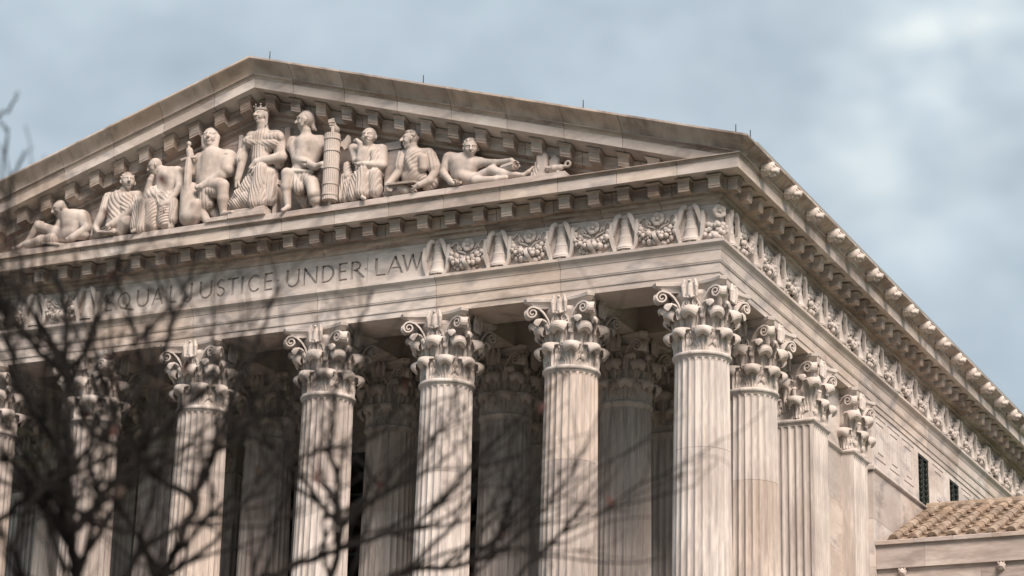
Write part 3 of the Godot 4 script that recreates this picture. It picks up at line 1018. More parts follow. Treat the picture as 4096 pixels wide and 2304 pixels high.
# ---------------------------------------------------------------- side wall with its fret, grilles and pilaster
func build_side_wall() -> void:
	var part := node("side_wall", house)
	# recessed stretch between the pier and the pilaster
	var y := 5.0
	while y < 20.8:
		var y1 := minf(y + 1.58, 20.85)
		var s := Shape.new()
		s.box(Vector3(-0.2, y + 0.004, -13.4), Vector3(0.47, y1 - 0.004, -8.5))
		put("wall_stone", s, bed(M.marble), part)
		var z := -13.42
		while z > -37.0:
			s = Shape.new()
			s.box(Vector3(-0.2, y + 0.004, z - 3.16), Vector3(WX, y1 - 0.004, z - 0.006))
			put("wall_stone", s, bed(M.marble), part)
			z -= 3.166
		y = y1
	var s := Shape.new()
	s.box(Vector3(-0.4, 5.0, -38.0), Vector3(0.40, 22.97, -8.5))
	put("backing", s, M.inner, part)
	# string course: a roll moulding
	var roll := [[0.0, 20.85], [0.03, 20.86], [0.035, 20.885], [0.075, 20.90], [0.09, 20.935], [0.075, 20.97], [0.03, 20.99], [0.0, 21.0]]
	for seg in [[0.47, -8.5, -11.1], [WX, -13.42, -37.9]]:
		var pr := PackedVector2Array([Vector2(0.0, 20.85)])
		for q in roll: pr.append(Vector2(seg[0] + q[0], q[1]))
		pr.append(Vector2(0.0, 21.0))
		put("string_course", draw_out(pr, seg[1], seg[2], 0.0, 0.0, 1), M.marble, part)
	s = Shape.new()
	s.box(Vector3(0.2, 20.86, -13.416), Vector3(WX + 0.08, 20.99, -13.35))
	put("string_course", s, M.marble, part)
	# fret band above the string course, with slots cut into the stone
	fret_panel(part, -13.42, -18.90, [-13.55, -15.16, -16.85])
	fret_panel(part, -20.27, -22.97, [-20.62])
	fret_panel(part, -24.30, -28.2, [-24.48, -26.2])
	s = Shape.new()
	s.box(Vector3(0.42, 21.0, -38.0), Vector3(WX, 22.968, -28.21))
	put("wall_stone", s, M.marble, part)
	for zz in [[-18.91, -20.26], [-22.98, -24.29]]:
		grille(part, zz[0], zz[1])
	s = Shape.new()
	s.box(Vector3(0.2, 21.0, -11.1), Vector3(0.468, 22.96, -8.6))
	put("wall_stone", s, M.marble, part)
	# pilaster against the wall
	var p := pier("pilaster", Vector2(0.2, -12.66), Vector2(0.87, -11.10), 0, 7, [])
	var o := Vector3(0, Y0, -11.96)
	dress_capital(p, o, true, [1])
	put("acanthus_leaf", parts_of_capital.tall, M.carved, p, Transform3D(Basis(Vector3.UP, PI / 4), o + Vector3(0.27, 0, 0.27)))
	put("acanthus_leaf", parts_of_capital.low, M.carved, p, Transform3D(Basis(), o + Vector3(0.6, 0, 0.17)))
	put("volute", parts_of_capital.volute_r, M.carved, p, Transform3D(Basis(), o))
	put("abacus", parts_of_capital.abacus, M.marble, p, Transform3D(Basis(), o))

func fret_panel(part: Node3D, za: float, zb: float, units: Array) -> void:
	var b := CSGBox3D.new()
	b.name = "fret_panel"
	b.size = Vector3(0.38, 1.968, za - zb)
	b.material = M.marble
	part.add_child(b, true)
	b.position = Vector3(WX - 0.19, 21.984, (za + zb) * 0.5)
	var o := b.position
	for z in units:
		# each unit: two upright lines, then a square spiral read from the outside in
		var w := 1.5
		var lines := [[0.06, 21.25, 0.06, 22.78], [0.12, 22.78, w, 22.78], [w, 22.78, w, 21.36], [w, 21.36, 0.28, 21.36], [0.28, 21.36, 0.28, 22.55],
			[0.42, 22.58, 1.22, 22.58], [1.22, 22.58, 1.22, 21.60], [1.16, 21.58, 0.58, 21.58], [0.58, 21.58, 0.58, 22.34]]
		for l in lines:
			var z0: float = z - l[0]
			var z1: float = z - l[2]
			var c := CSGBox3D.new()
			c.operation = CSGShape3D.OPERATION_SUBTRACTION
			c.material = M.marble
			c.size = Vector3(0.14, absf(l[3] - l[1]) + 0.05, absf(z1 - z0) + 0.05)
			b.add_child(c)
			c.position = Vector3(WX, (l[1] + l[3]) * 0.5, (z0 + z1) * 0.5) - o

func grille(part: Node3D, za: float, zb: float) -> void:
	var w := node("window", house)
	var s := Shape.new()
	s.box(Vector3(0.41, 21.0, zb), Vector3(0.70, 22.77, za))
	put("pane", s, M.glass, w)
	s = Shape.new()
	s.box(Vector3(0.42, 22.772, zb), Vector3(WX, 22.965, za))
	put("lintel", s, M.marble, w)
	s = Shape.new()
	var m := (za + zb) * 0.5
	for q in [[za - 0.06, za], [m - 0.025, m + 0.025], [zb, zb + 0.06]]:
		s.box(Vector3(0.705, 21.0, q[0]), Vector3(0.775, 22.768, q[1]))
	for yy in [21.03, 22.74]: s.box(Vector3(0.707, yy - 0.03, zb + 0.06), Vector3(0.773, yy + 0.03, za - 0.06))
	put("frame", s, M.bronze, w)
	# scrolled lattice
	s = Shape.new()
	for k in 9:
		for q in 2:
			var zc := lerpf(za, zb, 0.25 + 0.5 * q)
			var yc := 21.13 + k * 0.195
			var ring := []
			var rad := []
			for i in 15:
				var a := TAU * i / 14.0
				ring.append(Vector3(0.735, yc + 0.11 * sin(a), zc + 0.26 * cos(a)))
				rad.append(0.014)
			s.tube(ring, rad, 4)
	put("lattice", s, M.bronze, w)

# ---------------------------------------------------------------- frieze: bells and garlands
func build_frieze() -> void:
	var frieze: Node3D = house.get_node("frieze")
	var body := Shape.new()
	# half of a bell-shaped urn against the wall, wider in its foot
	body.lathe([[0.10, 1.10], [0.19, 1.09], [0.21, 1.04], [0.17, 0.99], [0.15, 0.97], [0.185, 0.95], [0.195, 0.90], [0.175, 0.86], [0.165, 0.74], [0.185, 0.70], [0.195, 0.68], [0.185, 0.66], [0.19, 0.52], [0.215, 0.45], [0.235, 0.43], [0.225, 0.41], [0.235, 0.30], [0.27, 0.20], [0.325, 0.13], [0.335, 0.11], [0.325, 0.09], [0.34, 0.06], [0.0, 0.05]], 20, -PI / 2, PI / 2)
	body.each(func(p: Vector3): return Vector3(p.x * 0.92, p.y, p.z * 0.7))
	var body_m := body.mesh()
	var foot := Shape.new()
	foot.block(Vector3(-0.055, 0.0, 0.0), Vector3(0.055, 0.07, 0.19), 0.01)
	var foot_m := foot.mesh()
	var strap_m := []
	var horn_m := []
	for sg in [-1.0, 1.0]:
		var st := Shape.new()
		var pts := []
		for i in 15:
			var t := i / 14.0
			pts.append(Vector3(sg * (0.385 + 0.02 * sin(t * 5.0) - 0.09 * pow(t, 8.0)), lerpf(0.92, 0.05, t), 0.10 + 0.03 * sin(t * 4.0)))
		var ww := []
		var tt := []
		for i in 15:
			ww.append(0.12)
			tt.append(0.115 - 0.03 * absf(i / 7.0 - 1.0))
		st.ribbon(pts, Vector3(0, 0, 1), ww, tt)
		strap_m.append(st.mesh())
		st = Shape.new()
		pts = []
		ww = []
		tt = []
		for p in [[0.09, 1.05, 0.13, 0.10], [0.15, 1.07, 0.16, 0.12], [0.205, 1.03, 0.17, 0.13], [0.245, 0.94, 0.17, 0.13], [0.275, 0.83, 0.16, 0.12], [0.30, 0.70, 0.14, 0.09], [0.325, 0.57, 0.12, 0.05], [0.335, 0.50, 0.10, 0.02]]:
			pts.append(Vector3(sg * p[0], p[1], p[2]))
			ww.append(0.10)
			tt.append(p[3])
		st.ribbon(pts, Vector3(0, 0, 1), ww, tt)
		horn_m.append(st.mesh())
	var bell := node("frieze_urn", house)
	put("urn", body_m, M.carved, bell)
	for x in [-0.27, 0.0, 0.27]: put("foot", foot_m, M.carved, bell, Transform3D(Basis(), Vector3(x, 0, 0)))
	for m in strap_m: put("strap", m, M.carved, bell)
	for m in horn_m: put("horn", m, M.carved, bell)
	bell.transform = Transform3D(Basis(), Vector3(0, 24.085, 0.81))
	# garlands in three arrangements of fruit
	var garlands := []
	for k in 3: garlands.append(garland(31 + k))
	var rose := rosette().mesh()
	var curls := []
	for sg in [-1.0, 1.0]:
		var c := Shape.new()
		var pts := []
		for i in 22:
			var t := i / 21.0
			pts.append(Vector3(sg * (0.22 + 0.32 * t + 0.05 * sin(t * 9.0)), 0.72 + 0.26 * t + 0.085 * sin(t * 12.0), 0.03 + 0.03 * sin(t * 8.0)))
		var w := []
		var th := []
		for i in 22:
			w.append(0.07)
			th.append(0.05)
		c.ribbon(pts, Vector3(0, 0, 1), w, th)
		pts = []
		w = []
		th = []
		for i in 12:
			var t := i / 11.0
			pts.append(Vector3(sg * (0.22 + 0.12 * sin(t * 5.0)), 0.80 - 0.22 * t, 0.03))
			w.append(0.05)
			th.append(0.045)
		c.ribbon(pts, Vector3(0, 0, 1), w, th)
		curls.append(c.mesh())
	var swag := node("frieze_swag", house)
	swag.transform = Transform3D(Basis(), Vector3(-1, 24.085, 0.81))
	put("garland", garlands[0], M.carved, swag)
	put("rosette", rose, M.carved, swag, Transform3D(Basis(), Vector3(0, 0.86, 0.0)))
	for m in curls: put("ribbon", m, M.carved, swag)
	var turn := Basis(Vector3.UP, PI / 2)
	for i in range(1, 5): copy(bell, house, Transform3D(Basis(), Vector3(-2.0 * i, 24.085, 0.81)))
	for i in range(0, 5): copy(bell, house, Transform3D(Basis(), Vector3(-20.42 - 2.0 * i, 24.085, 0.81)))
	for i in range(0, 19): copy(bell, house, Transform3D(turn, Vector3(0.81, 24.085, -2.0 * i)))
	var n := 0
	for i in range(1, 4): restyle(copy(swag, house, Transform3D(Basis(), Vector3(-1.0 - 2.0 * i, 24.085, 0.81))), garlands[(i + 1) % 3])
	for i in range(0, 4): restyle(copy(swag, house, Transform3D(Basis(), Vector3(-21.42 - 2.0 * i, 24.085, 0.81))), garlands[(i + 2) % 3])
	for i in range(0, 18): restyle(copy(swag, house, Transform3D(turn, Vector3(0.81, 24.085, -1.0 - 2.0 * i))), garlands[i % 3])
	# bunch of fruit and a flower that turn the corner
	var cs := Shape.new()
	var r := RandomNumberGenerator.new()
	r.seed = 77
	for i in 34:
		var t := r.randf() * 0.9 - 0.05
		var y := 0.08 + 0.42 * r.randf()
		var rad := r.randf_range(0.055, 0.095)
		var out := 0.02 + 0.07 * r.randf()
		if i % 2: cs.ball(Vector3(0.81 + out, y, 0.81 - t * 0.48), Vector3(rad, rad * 1.05, rad), 9, 7)
		else: cs.ball(Vector3(0.81 - t * 0.48, y, 0.81 + out), Vector3(rad, rad * 1.05, rad), 9, 7)
	put("garland", cs.smooth(), M.carved, frieze, Transform3D(Basis(), Vector3(0, 24.085, 0)))
	put("rosette", rose, M.carved, frieze, Transform3D(Basis(Vector3.UP, PI / 4), Vector3(0.80, 24.085 + 0.86, 0.80)))

func restyle(o: Node3D, m: Mesh) -> void:
	(o.get_node("garland") as MeshInstance3D).mesh = m

func garland(seed_: int) -> ArrayMesh:
	var r := RandomNumberGenerator.new()
	r.seed = seed_
	var s := Shape.new()
	var placed := []
	for i in 1100:
		var u := r.randf_range(-1.0, 1.0)
		var x := u * 0.57
		var low := 0.07 + 0.30 * pow(absf(u), 2.2)
		var high := 0.46 + 0.30 * pow(absf(u), 1.6)
		var y := r.randf_range(low, high)
		var rad := r.randf_range(0.06, 0.11)
		if i > 420: rad = r.randf_range(0.028, 0.05)
		var band := clampf((y - low) / (high - low), 0.0, 1.0)
		var z := 0.05 + 0.17 * sin(band * PI) * (1.0 - 0.3 * absf(u))
		var free := absf(x + (y - 0.3) * 0.45) > 0.045 + rad * 0.3
		for q in placed:
			if Vector2(q.x - x, q.y - y).length() < (q.z + rad) * 0.78:
				free = false
				break
		if not free: continue
		placed.append(Vector3(x, y, rad))
		s.ball(Vector3(x, y, z), Vector3(rad, rad * r.randf_range(0.9, 1.15), rad), 9, 7)
		if rad > 0.07 and i % 2: s.ball(Vector3(x + 0.01, y + 0.01, z + rad), Vector3(0.018, 0.018, 0.02), 5, 4)
	# the soft body between the fruit and the band that ties it
	var rows := []
	for i in 25:
		var u := i / 12.0 - 1.0
		var low := 0.06 + 0.30 * pow(absf(u), 2.2)
		var high := 0.45 + 0.30 * pow(absf(u), 1.6)
		var p := PackedVector3Array()
		for j in 8:
			var t := j / 7.0
			p.append(Vector3(u * 0.575, lerpf(low, high, t), 0.12 * sin(t * PI) * (1.0 - 0.3 * absf(u))))
		rows.append(p)
	s.grid(rows)
	var pts := []
	var w := []
	var th := []
	for j in 9:
		var t := j / 8.0
		pts.append(Vector3(0.09 - t * 0.2, 0.05 + 0.45 * t, 0.10 + 0.20 * sin(t * PI)))
		w.append(0.12)
		th.append(0.03)
	s.ribbon(pts, Vector3(0.95, 0.3, 0.0).normalized(), w, th)
	for sg in [-1.0, 1.0]:
		for q in [[0.40, 0.04, 0.09, 0.035], [0.28, 0.03, 0.07, 0.03]]: s.ball(Vector3(sg * q[0], q[1], 0.04), Vector3(q[2], q[3], 0.05), 8, 5)
	return s.smooth().mesh()

func rosette() -> Shape:
	var s := Shape.new()
	for k in 5:
		var a := TAU * k / 5.0 + 0.31
		var b := Basis(Vector3(0, 0, 1), a)
		var rows := []
		for j in 7:
			var t := j / 6.0
			var p := PackedVector3Array()
			for i in 7:
				var u := i / 3.0 - 1.0
				var w := 0.115 * sin(clampf(0.25 + t * 0.75, 0.0, 1.0) * PI * 0.62) * (1.0 if t < 0.95 else 0.85)
				p.append(b * Vector3(u * w, 0.04 + 0.165 * t - 0.03 * u * u * t, 0.07 + 0.05 * sin(t * 2.4) - 0.035 * u * u))
			for i in range(6, -1, -1):
				var f: Vector3 = p[i]
				p.append(Vector3(f.x, f.y, -0.01))
			rows.append(p)
		s.loft(rows, true)
	s.ball(Vector3(0, 0, 0.09), Vector3(0.06, 0.06, 0.06), 12, 8)
	s.lathe([[0.075, 0.0], [0.085, 0.01], [0.075, 0.02]], 16)
	return s

# ---------------------------------------------------------------- carved words
func build_inscription() -> void:
	var part := node("inscription", house)
	var lo := -20.42
	var hi := -8.0
	# three stones, letters cut into them
	var cuts := [hi, -10.40, -15.78, lo]
	var letters := [["E",-19.83,-19.55],["Q",-19.37,-18.82],["U",-18.65,-18.18],["A",-18.07,-17.66],["L",-17.42,-17.14],[".",-17.03,-16.96],["J",-16.91,-16.55],["U",-16.32,-15.86],["S",-15.71,-15.39],["T",-15.32,-14.92],["I",-14.83,-14.73],["C",-14.58,-14.14],["E",-14.00,-13.69],[".",-13.53,-13.46],["U",-13.22,-12.74],["N",-12.62,-12.11],["D",-11.98,-11.53],["E",-11.40,-11.09],["R",-10.97,-10.50],[".",-10.49,-10.42],["L",-10.15,-9.78],["A",-9.73,-9.20],["W",-9.23,-8.55],[".",-8.44,-8.35]]
	for i in 3:
		var a: float = cuts[i] - GAP * 0.5
		var b: float = cuts[i + 1] + GAP * 0.5
		var c := CSGBox3D.new()
		c.name = "inscription_stone"
		c.size = Vector3(a - b, 1.105, 0.5)
		c.material = M.marble
		part.add_child(c, true)
		c.position = Vector3((a + b) * 0.5, 24.6375, 0.806 - 0.25)
		for l in letters:
			var m: float = (l[1] + l[2]) * 0.5
			if m > a or m < b: continue
			for poly in strokes(l[0]):
				var cut := CSGPolygon3D.new()
				cut.operation = CSGShape3D.OPERATION_SUBTRACTION
				cut.polygon = placed_stroke(poly, l)
				cut.mode = CSGPolygon3D.MODE_DEPTH
				cut.depth = 0.15
				cut.material = M.marble
				c.add_child(cut)
				cut.position = Vector3(0, 0, 0.806 + 0.07) - c.position
	for l in letters:
		var s := Shape.new()
		for poly in strokes(l[0]):
			var pp := placed_stroke(poly, l)
			var ids := Geometry2D.triangulate_polygon(pp)
			for i in range(0, ids.size(), 3):
				s.tri(Vector3(pp[ids[i]].x, pp[ids[i]].y, 0.728), Vector3(pp[ids[i + 1]].x, pp[ids[i + 1]].y, 0.728), Vector3(pp[ids[i + 2]].x, pp[ids[i + 2]].y, 0.728))
		put("letter", s, M.marble, part)
	# raised border of the panel
	var bd := Shape.new()
	bd.block(Vector3(hi - 0.10, 24.09, 0.80), Vector3(hi - 0.02, 25.185, 0.83), 0.005)
	put("panel_border", bd, M.marble, part)
	bd = Shape.new()
	bd.block(Vector3(lo + 0.02, 24.09, 0.80), Vector3(lo + 0.10, 25.185, 0.83), 0.005)
	put("panel_border", bd, M.marble, part)
	for q in [[24.09, 24.17], [25.09, 25.186]]:
		bd = Shape.new()
		bd.box(Vector3(lo + 0.101, q[0], 0.80), Vector3(hi - 0.101, q[1], 0.818))
		put("panel_border", bd, M.marble, part)

func placed_stroke(poly: PackedVector2Array, l: Array) -> PackedVector2Array:
	var r := PackedVector2Array()
	for p in poly: r.append(Vector2(lerpf(l[1], l[2], p.x), 24.365 + p.y * 0.56))
	return r

func bar(x0: float, y0: float, x1: float, y1: float, w: float, asp: float) -> PackedVector2Array:
	# a straight stroke; widths are shares of the letter's height, asp: width of the letter over its height
	var d := Vector2((x1 - x0) * asp, y1 - y0).normalized()
	var o := Vector2(-d.y / asp, d.x) * w * 0.5
	return PackedVector2Array([Vector2(x0, y0) + o, Vector2(x1, y1) + o, Vector2(x1, y1) - o, Vector2(x0, y0) - o])

func bow(cx: float, cy: float, rx: float, ry: float, a0: float, a1: float, w: float, asp: float) -> PackedVector2Array:
	var outer := PackedVector2Array()
	var inner := PackedVector2Array()
	for i in 17:
		var a := deg_to_rad(lerpf(a0, a1, i / 16.0))
		outer.append(Vector2(cx + rx * cos(a), cy + ry * sin(a)))
		inner.append(Vector2(cx + (rx - w / asp) * cos(a), cy + (ry - w * 0.75) * sin(a)))
	inner.reverse()
	outer.append_array(inner)
	return outer

func strokes(c: String) -> Array:
	var T := 0.145
	var N := 0.10
	var asp: float = {"E": 0.55, "Q": 0.95, "U": 0.83, "A": 0.85, "L": 0.55, "J": 0.6, "S": 0.57, "T": 0.7, "I": 0.18, "C": 0.78, "N": 0.9, "D": 0.8, "R": 0.82, "W": 1.2, ".": 0.13}[c]
	var t := T / asp * 0.5
	var serif := func(x: float, y: float) -> PackedVector2Array: return bar(x - 0.1 / asp, y, x + 0.1 / asp, y, 0.035, asp)
	match c:
		"E": return [bar(t, 0, t, 1, T, asp), bar(0, 0.04, 1, 0.04, N, asp), bar(0, 0.52, 0.88, 0.52, N, asp), bar(0, 0.96, 1, 0.96, N, asp)]
		"Q": return [bow(0.46, 0.5, 0.46, 0.51, 0, 180, T, asp), bow(0.46, 0.5, 0.46, 0.51, 180, 360, T, asp), bar(0.5, 0.04, 1.15, -0.12, N * 1.2, asp)]
		"U": return [bar(t, 0.35, t, 1, T, asp), bar(1 - t, 0.35, 1 - t, 1, N * 1.1, asp), bow(0.5, 0.37, 0.5, 0.39, 180, 360, T, asp), serif.call(t, 0.99), serif.call(1 - t, 0.99)]
		"A": return [bar(0.06, 0, 0.5, 1, N, asp), bar(0.94, 0, 0.48, 1, T, asp), bar(0.2, 0.34, 0.82, 0.34, N * 0.8, asp), serif.call(0.06, 0.01), serif.call(0.94, 0.01)]
		"L": return [bar(t, 0, t, 1, T, asp), bar(0, 0.04, 1, 0.04, N, asp), serif.call(t, 0.99)]
		"J": return [bar(0.8, 0.2, 0.8, 1, T, asp), bow(0.42, 0.18, 0.48, 0.28, 190, 360, N * 1.2, asp), serif.call(0.8, 0.99)]
		"S": return [bow(0.5, 0.74, 0.46, 0.27, 20, 270, N * 1.2, asp), bow(0.5, 0.27, 0.48, 0.28, -160, 90, N * 1.2, asp)]
		"T": return [bar(0.5, 0, 0.5, 1, T, asp), bar(0, 0.95, 1, 0.95, N, asp), serif.call(0.5, 0.01)]
		"I": return [bar(0.5, 0, 0.5, 1, T, asp), bar(0, 0.015, 1, 0.015, 0.035, asp), bar(0, 0.985, 1, 0.985, 0.035, asp)]
		"C": return [bow(0.55, 0.5, 0.55, 0.51, 45, 180, T, asp), bow(0.55, 0.5, 0.55, 0.51, 180, 318, T, asp)]
		"N": return [bar(0.08, 0, 0.08, 1, N, asp), bar(0.92, 0, 0.92, 1, N, asp), bar(0.04, 1, 0.94, 0, T, asp), serif.call(0.08, 0.01), serif.call(0.92, 0.99)]
		"D": return [bar(t, 0, t, 1, T, asp), bow(0.35, 0.5, 0.65, 0.5, -90, 90, T, asp), bar(0, 0.045, 0.4, 0.045, N, asp), bar(0, 0.955, 0.4, 0.955, N, asp)]
		"R": return [bar(t, 0, t, 1, T, asp), bow(0.35, 0.73, 0.4, 0.27, -90, 90, N * 1.2, asp), bar(0, 0.955, 0.4, 0.955, N * 0.8, asp), bar(0.1, 0.49, 0.4, 0.49, N * 0.8, asp), bar(0.35, 0.5, 1.0, 0.0, T, asp), serif.call(t, 0.01)]
		"W": return [bar(0.05, 1, 0.28, 0, T, asp), bar(0.28, 0, 0.5, 0.98, N, asp), bar(0.5, 1, 0.73, 0, T, asp), bar(0.73, 0, 0.97, 1, N, asp), serif.call(0.05, 0.99), serif.call(0.97, 0.99)]
	return [PackedVector2Array([Vector2(0, 0.44), Vector2(1, 0.44), Vector2(0.5, 0.56)])]

# ---------------------------------------------------------------- lion heads along the gutter
func lion_bones() -> PackedFloat32Array:
	# local: looks along +z
	var e := PackedFloat32Array()
	for q in [[0, 0.0, -0.06, 0.20, 0, 0.02, 0.08, 0.17, 0.06], [0, 0.06, 0.10, 0.13, 0, 0.03, 0.22, 0.10, 0.05], [0, -0.02, 0.22, 0.10, 0, -0.03, 0.38, 0.085, 0.04], [0, -0.15, 0.18, 0.065, 0, -0.14, 0.34, 0.05, 0.03],
		[0, 0.06, 0.26, 0.045, 0, 0.03, 0.43, 0.045, 0.03], [0.07, 0.10, 0.22, 0.035, 0.10, 0.10, 0.17, 0.03, 0.02], [-0.07, 0.10, 0.22, 0.035, -0.10, 0.10, 0.17, 0.03, 0.02],
		[0.15, 0.17, 0.05, 0.05, 0.17, 0.23, 0.04, 0.035, 0.02], [-0.15, 0.17, 0.05, 0.05, -0.17, 0.23, 0.04, 0.035, 0.02],
		[0.06, -0.04, 0.38, 0.05, 0.09, -0.07, 0.26, 0.05, 0.03], [-0.06, -0.04, 0.38, 0.05, -0.09, -0.07, 0.26, 0.05, 0.03],
		[0.0, 0.2, 0.02, 0.06, 0.0, 0.16, 0.16, 0.05, 0.04]]:
		e.append_array(PackedFloat32Array(q))
		e.append_array(PackedFloat32Array([0, 0, 0]))
	for k in 15:
		var a := TAU * k / 15.0 + 0.2
		if sin(a) > 0.93: continue
		for lay in 2:
			var r := 0.14 + 0.03 * lay
			var z := 0.06 - 0.09 * lay
			e.append_array(PackedFloat32Array([sin(a) * 0.12, cos(a) * 0.12, z + 0.03, 0.05, sin(a + 0.15) * (r + 0.04), cos(a + 0.15) * (r + 0.04), z - 0.08, 0.04, 0.035, 0, 0, 0]))
	for q in [[0.065, 0.055, 0.26, 0.026, 0.065, 0.055, 0.30, 0.026, -0.01], [-0.065, 0.055, 0.26, 0.026, -0.065, 0.055, 0.30, 0.026, -0.01], [-0.06, -0.105, 0.38, 0.022, 0.06, -0.105, 0.38, 0.022, -0.01], [0.16, 0.2, 0.09, 0.025, 0.165, 0.21, 0.1, 0.02, -0.01], [-0.16, 0.2, 0.09, 0.025, -0.165, 0.21, 0.1, 0.02, -0.01]]:
		e.append_array(PackedFloat32Array(q))
		e.append_array(PackedFloat32Array([0, 0, 0]))
	return e

func build_lions() -> void:
	var m := carve(lion_bones(), 0.015)
	var part := node("gutter_lions", house)
	for i in range(0, 19):
		put("lion_head", m, M.carved, part, Transform3D(Basis(Vector3.UP, PI / 2) * Basis(Vector3.RIGHT, 0.3) * Basis().scaled(Vector3(1.02, 1.02, 0.82)), Vector3(1.98, 26.37, -2.0 * i)))

# ---------------------------------------------------------------- the lower wing with its tiled roof
func build_wing() -> void:
	var w := thing("lower_wing", "low marble wing with tiled roof beside the courthouse's side wall", "building", Vector3(WX + 0.004, 0, -13.6))
	var W := 14.0
	# wall courses, from the ground up; the top one carries the eave
	var ys := [0.0, 3.0, 6.0, 9.0, 12.0, 14.6, 16.1, 17.1, 17.35]
	var wall := node("wall", w)
	for i in ys.size() - 1:
		var x := 0.0
		while x < W:
			var s := Shape.new()
			var x1 := minf(x + (3.4 if i % 2 else 2.7), W)
			s.box(Vector3(x + 0.005, ys[i] + 0.005, -9.0), Vector3(x1 - 0.005, ys[i + 1] - 0.005, -0.10 if i < 6 else -0.06))
			put("wall_stone", s, bed(M.tympanum), wall)
			x = x1
	var s := Shape.new()
	s.box(Vector3(0.0, 0.0, -9.0), Vector3(W, 17.35, -0.14))
	put("backing", s, M.inner, wall)
	var eave := node("eave", w)
	var x := 0.0
	for i in 4:
		s = Shape.new()
		var x1 := minf(x + [1.61, 3.4, 4.6, 4.39][i], W)
		s.box(Vector3(x + 0.004, 17.59, -1.0), Vector3(x1 - 0.004, 18.36, 0.0))
		put("eave_stone", s, bed(M.tympanum), eave)
		x = x1
	s = Shape.new()
	s.box(Vector3(0.0, 17.35, -1.0), Vector3(W, 17.585, -0.12))
	put("frieze_band", s, M.tympanum, eave)
	x = 0.0
	while x < W - 0.3:
		s = Shape.new()
		s.block(Vector3(x + 0.004, 18.362, -0.7), Vector3(minf(x + 1.28, W) - 0.004, 18.50, 0.10), 0.02)
		put("gutter_stone", s, bed(M.tympanum), eave)
		x += 1.28
	var lion := carve(lion_bones(), 0.02)
	for i in 5: put("lion_head", lion, M.tympanum, eave, Transform3D(Basis().scaled(Vector3(0.6, 0.6, 0.5)), Vector3(0.85 + i * 3.22, 17.42, 0.0)))
	# roof: pans between rows of cover tiles, tile by tile
	var sl := 0.421
	var ang := atan(sl)
	var cover := Shape.new()
	var rings := []
	for q in [[0.0, 1.0], [0.03, 1.04], [0.74, 0.86]]:
		var r := PackedVector3Array()
		for p in [[-0.165, -0.06], [-0.165, 0.05], [-0.10, 0.125], [0.0, 0.15], [0.10, 0.125], [0.165, 0.05], [0.165, -0.06]]:
			r.append(Vector3(p[0] * q[1], p[1] * q[1] - 0.0, -q[0]))
		rings.append(r)
	cover.loft(rings, true)
	var cover_m := cover.mesh()
	var pan := Shape.new()
	var pr := []
	for z in [0.0, -0.74]:
		var r := PackedVector3Array()
		for p in [[-0.30, 0.05], [-0.26, -0.01], [-0.1, -0.035], [0.1, -0.035], [0.26, -0.01], [0.30, 0.05], [0.30, -0.08], [-0.30, -0.08]]:
			r.append(Vector3(p[0], p[1] + (0.045 if z == 0.0 else 0.0), z))
		pr.append(r)
	pan.loft(pr, true)
	var pan_m := pan.mesh()
	var tilt := Basis(Vector3.RIGHT, ang)
	var roof := node("roof", w)
	s = Shape.new()
	s.loft([PackedVector3Array([Vector3(0.0, 18.30, -0.02), Vector3(0.0, 18.30 + 6.2 * sl, -6.22), Vector3(0.0, 17.8, -6.22), Vector3(0, 17.8, -0.02)]), PackedVector3Array([Vector3(W, 18.30, -0.02), Vector3(W, 18.30 + 6.2 * sl, -6.22), Vector3(W, 17.8, -6.22), Vector3(W, 17.8, -0.02)])], true)
	put("roof_deck", s, M.grime, roof)
	var rr := RandomNumberGenerator.new()
	rr.seed = 5
	for i in 13:
		var cx := 0.40 + 0.645 * i
		for k in 8:
			var d := -0.62 - 0.715 * k * cos(ang)
			var yy := 18.56 + 0.30 * 0.0 - (d + 0.62) * sl + 0.12
			var b := tilt * Basis(Vector3.UP, rr.randf_range(-0.025, 0.025)) * Basis(Vector3(0, 0, 1), rr.randf_range(-0.03, 0.03))
			put("cover_tile", cover_m, bed(M.tile), roof, Transform3D(b, Vector3(cx, yy, d)))
			put("pan_tile", pan_m, bed(M.tile), roof, Transform3D(tilt, Vector3(cx + 0.3225, yy - 0.06, d)))
	s = Shape.new()
	var ridge := []
	for q in 5: ridge.append(Vector3(0, 0, 0))
	s.lathe([[0.0, 0.0], [0.17, 0.0], [0.17, 0.7], [0.0, 0.7]], 12)
	s.each(func(p: Vector3): return Vector3(p.y, p.z, p.x))
	var rm := s.mesh()
	for i in 19: put("ridge_tile", rm, M.tile, roof, Transform3D(Basis(), Vector3(0.02 + i * 0.715, 20.98, -6.22)))
	s = Shape.new()
	s.box(Vector3(0.0, 18.0, -9.0), Vector3(W, 20.9, -6.4))
	put("attic", s, M.tympanum, w)

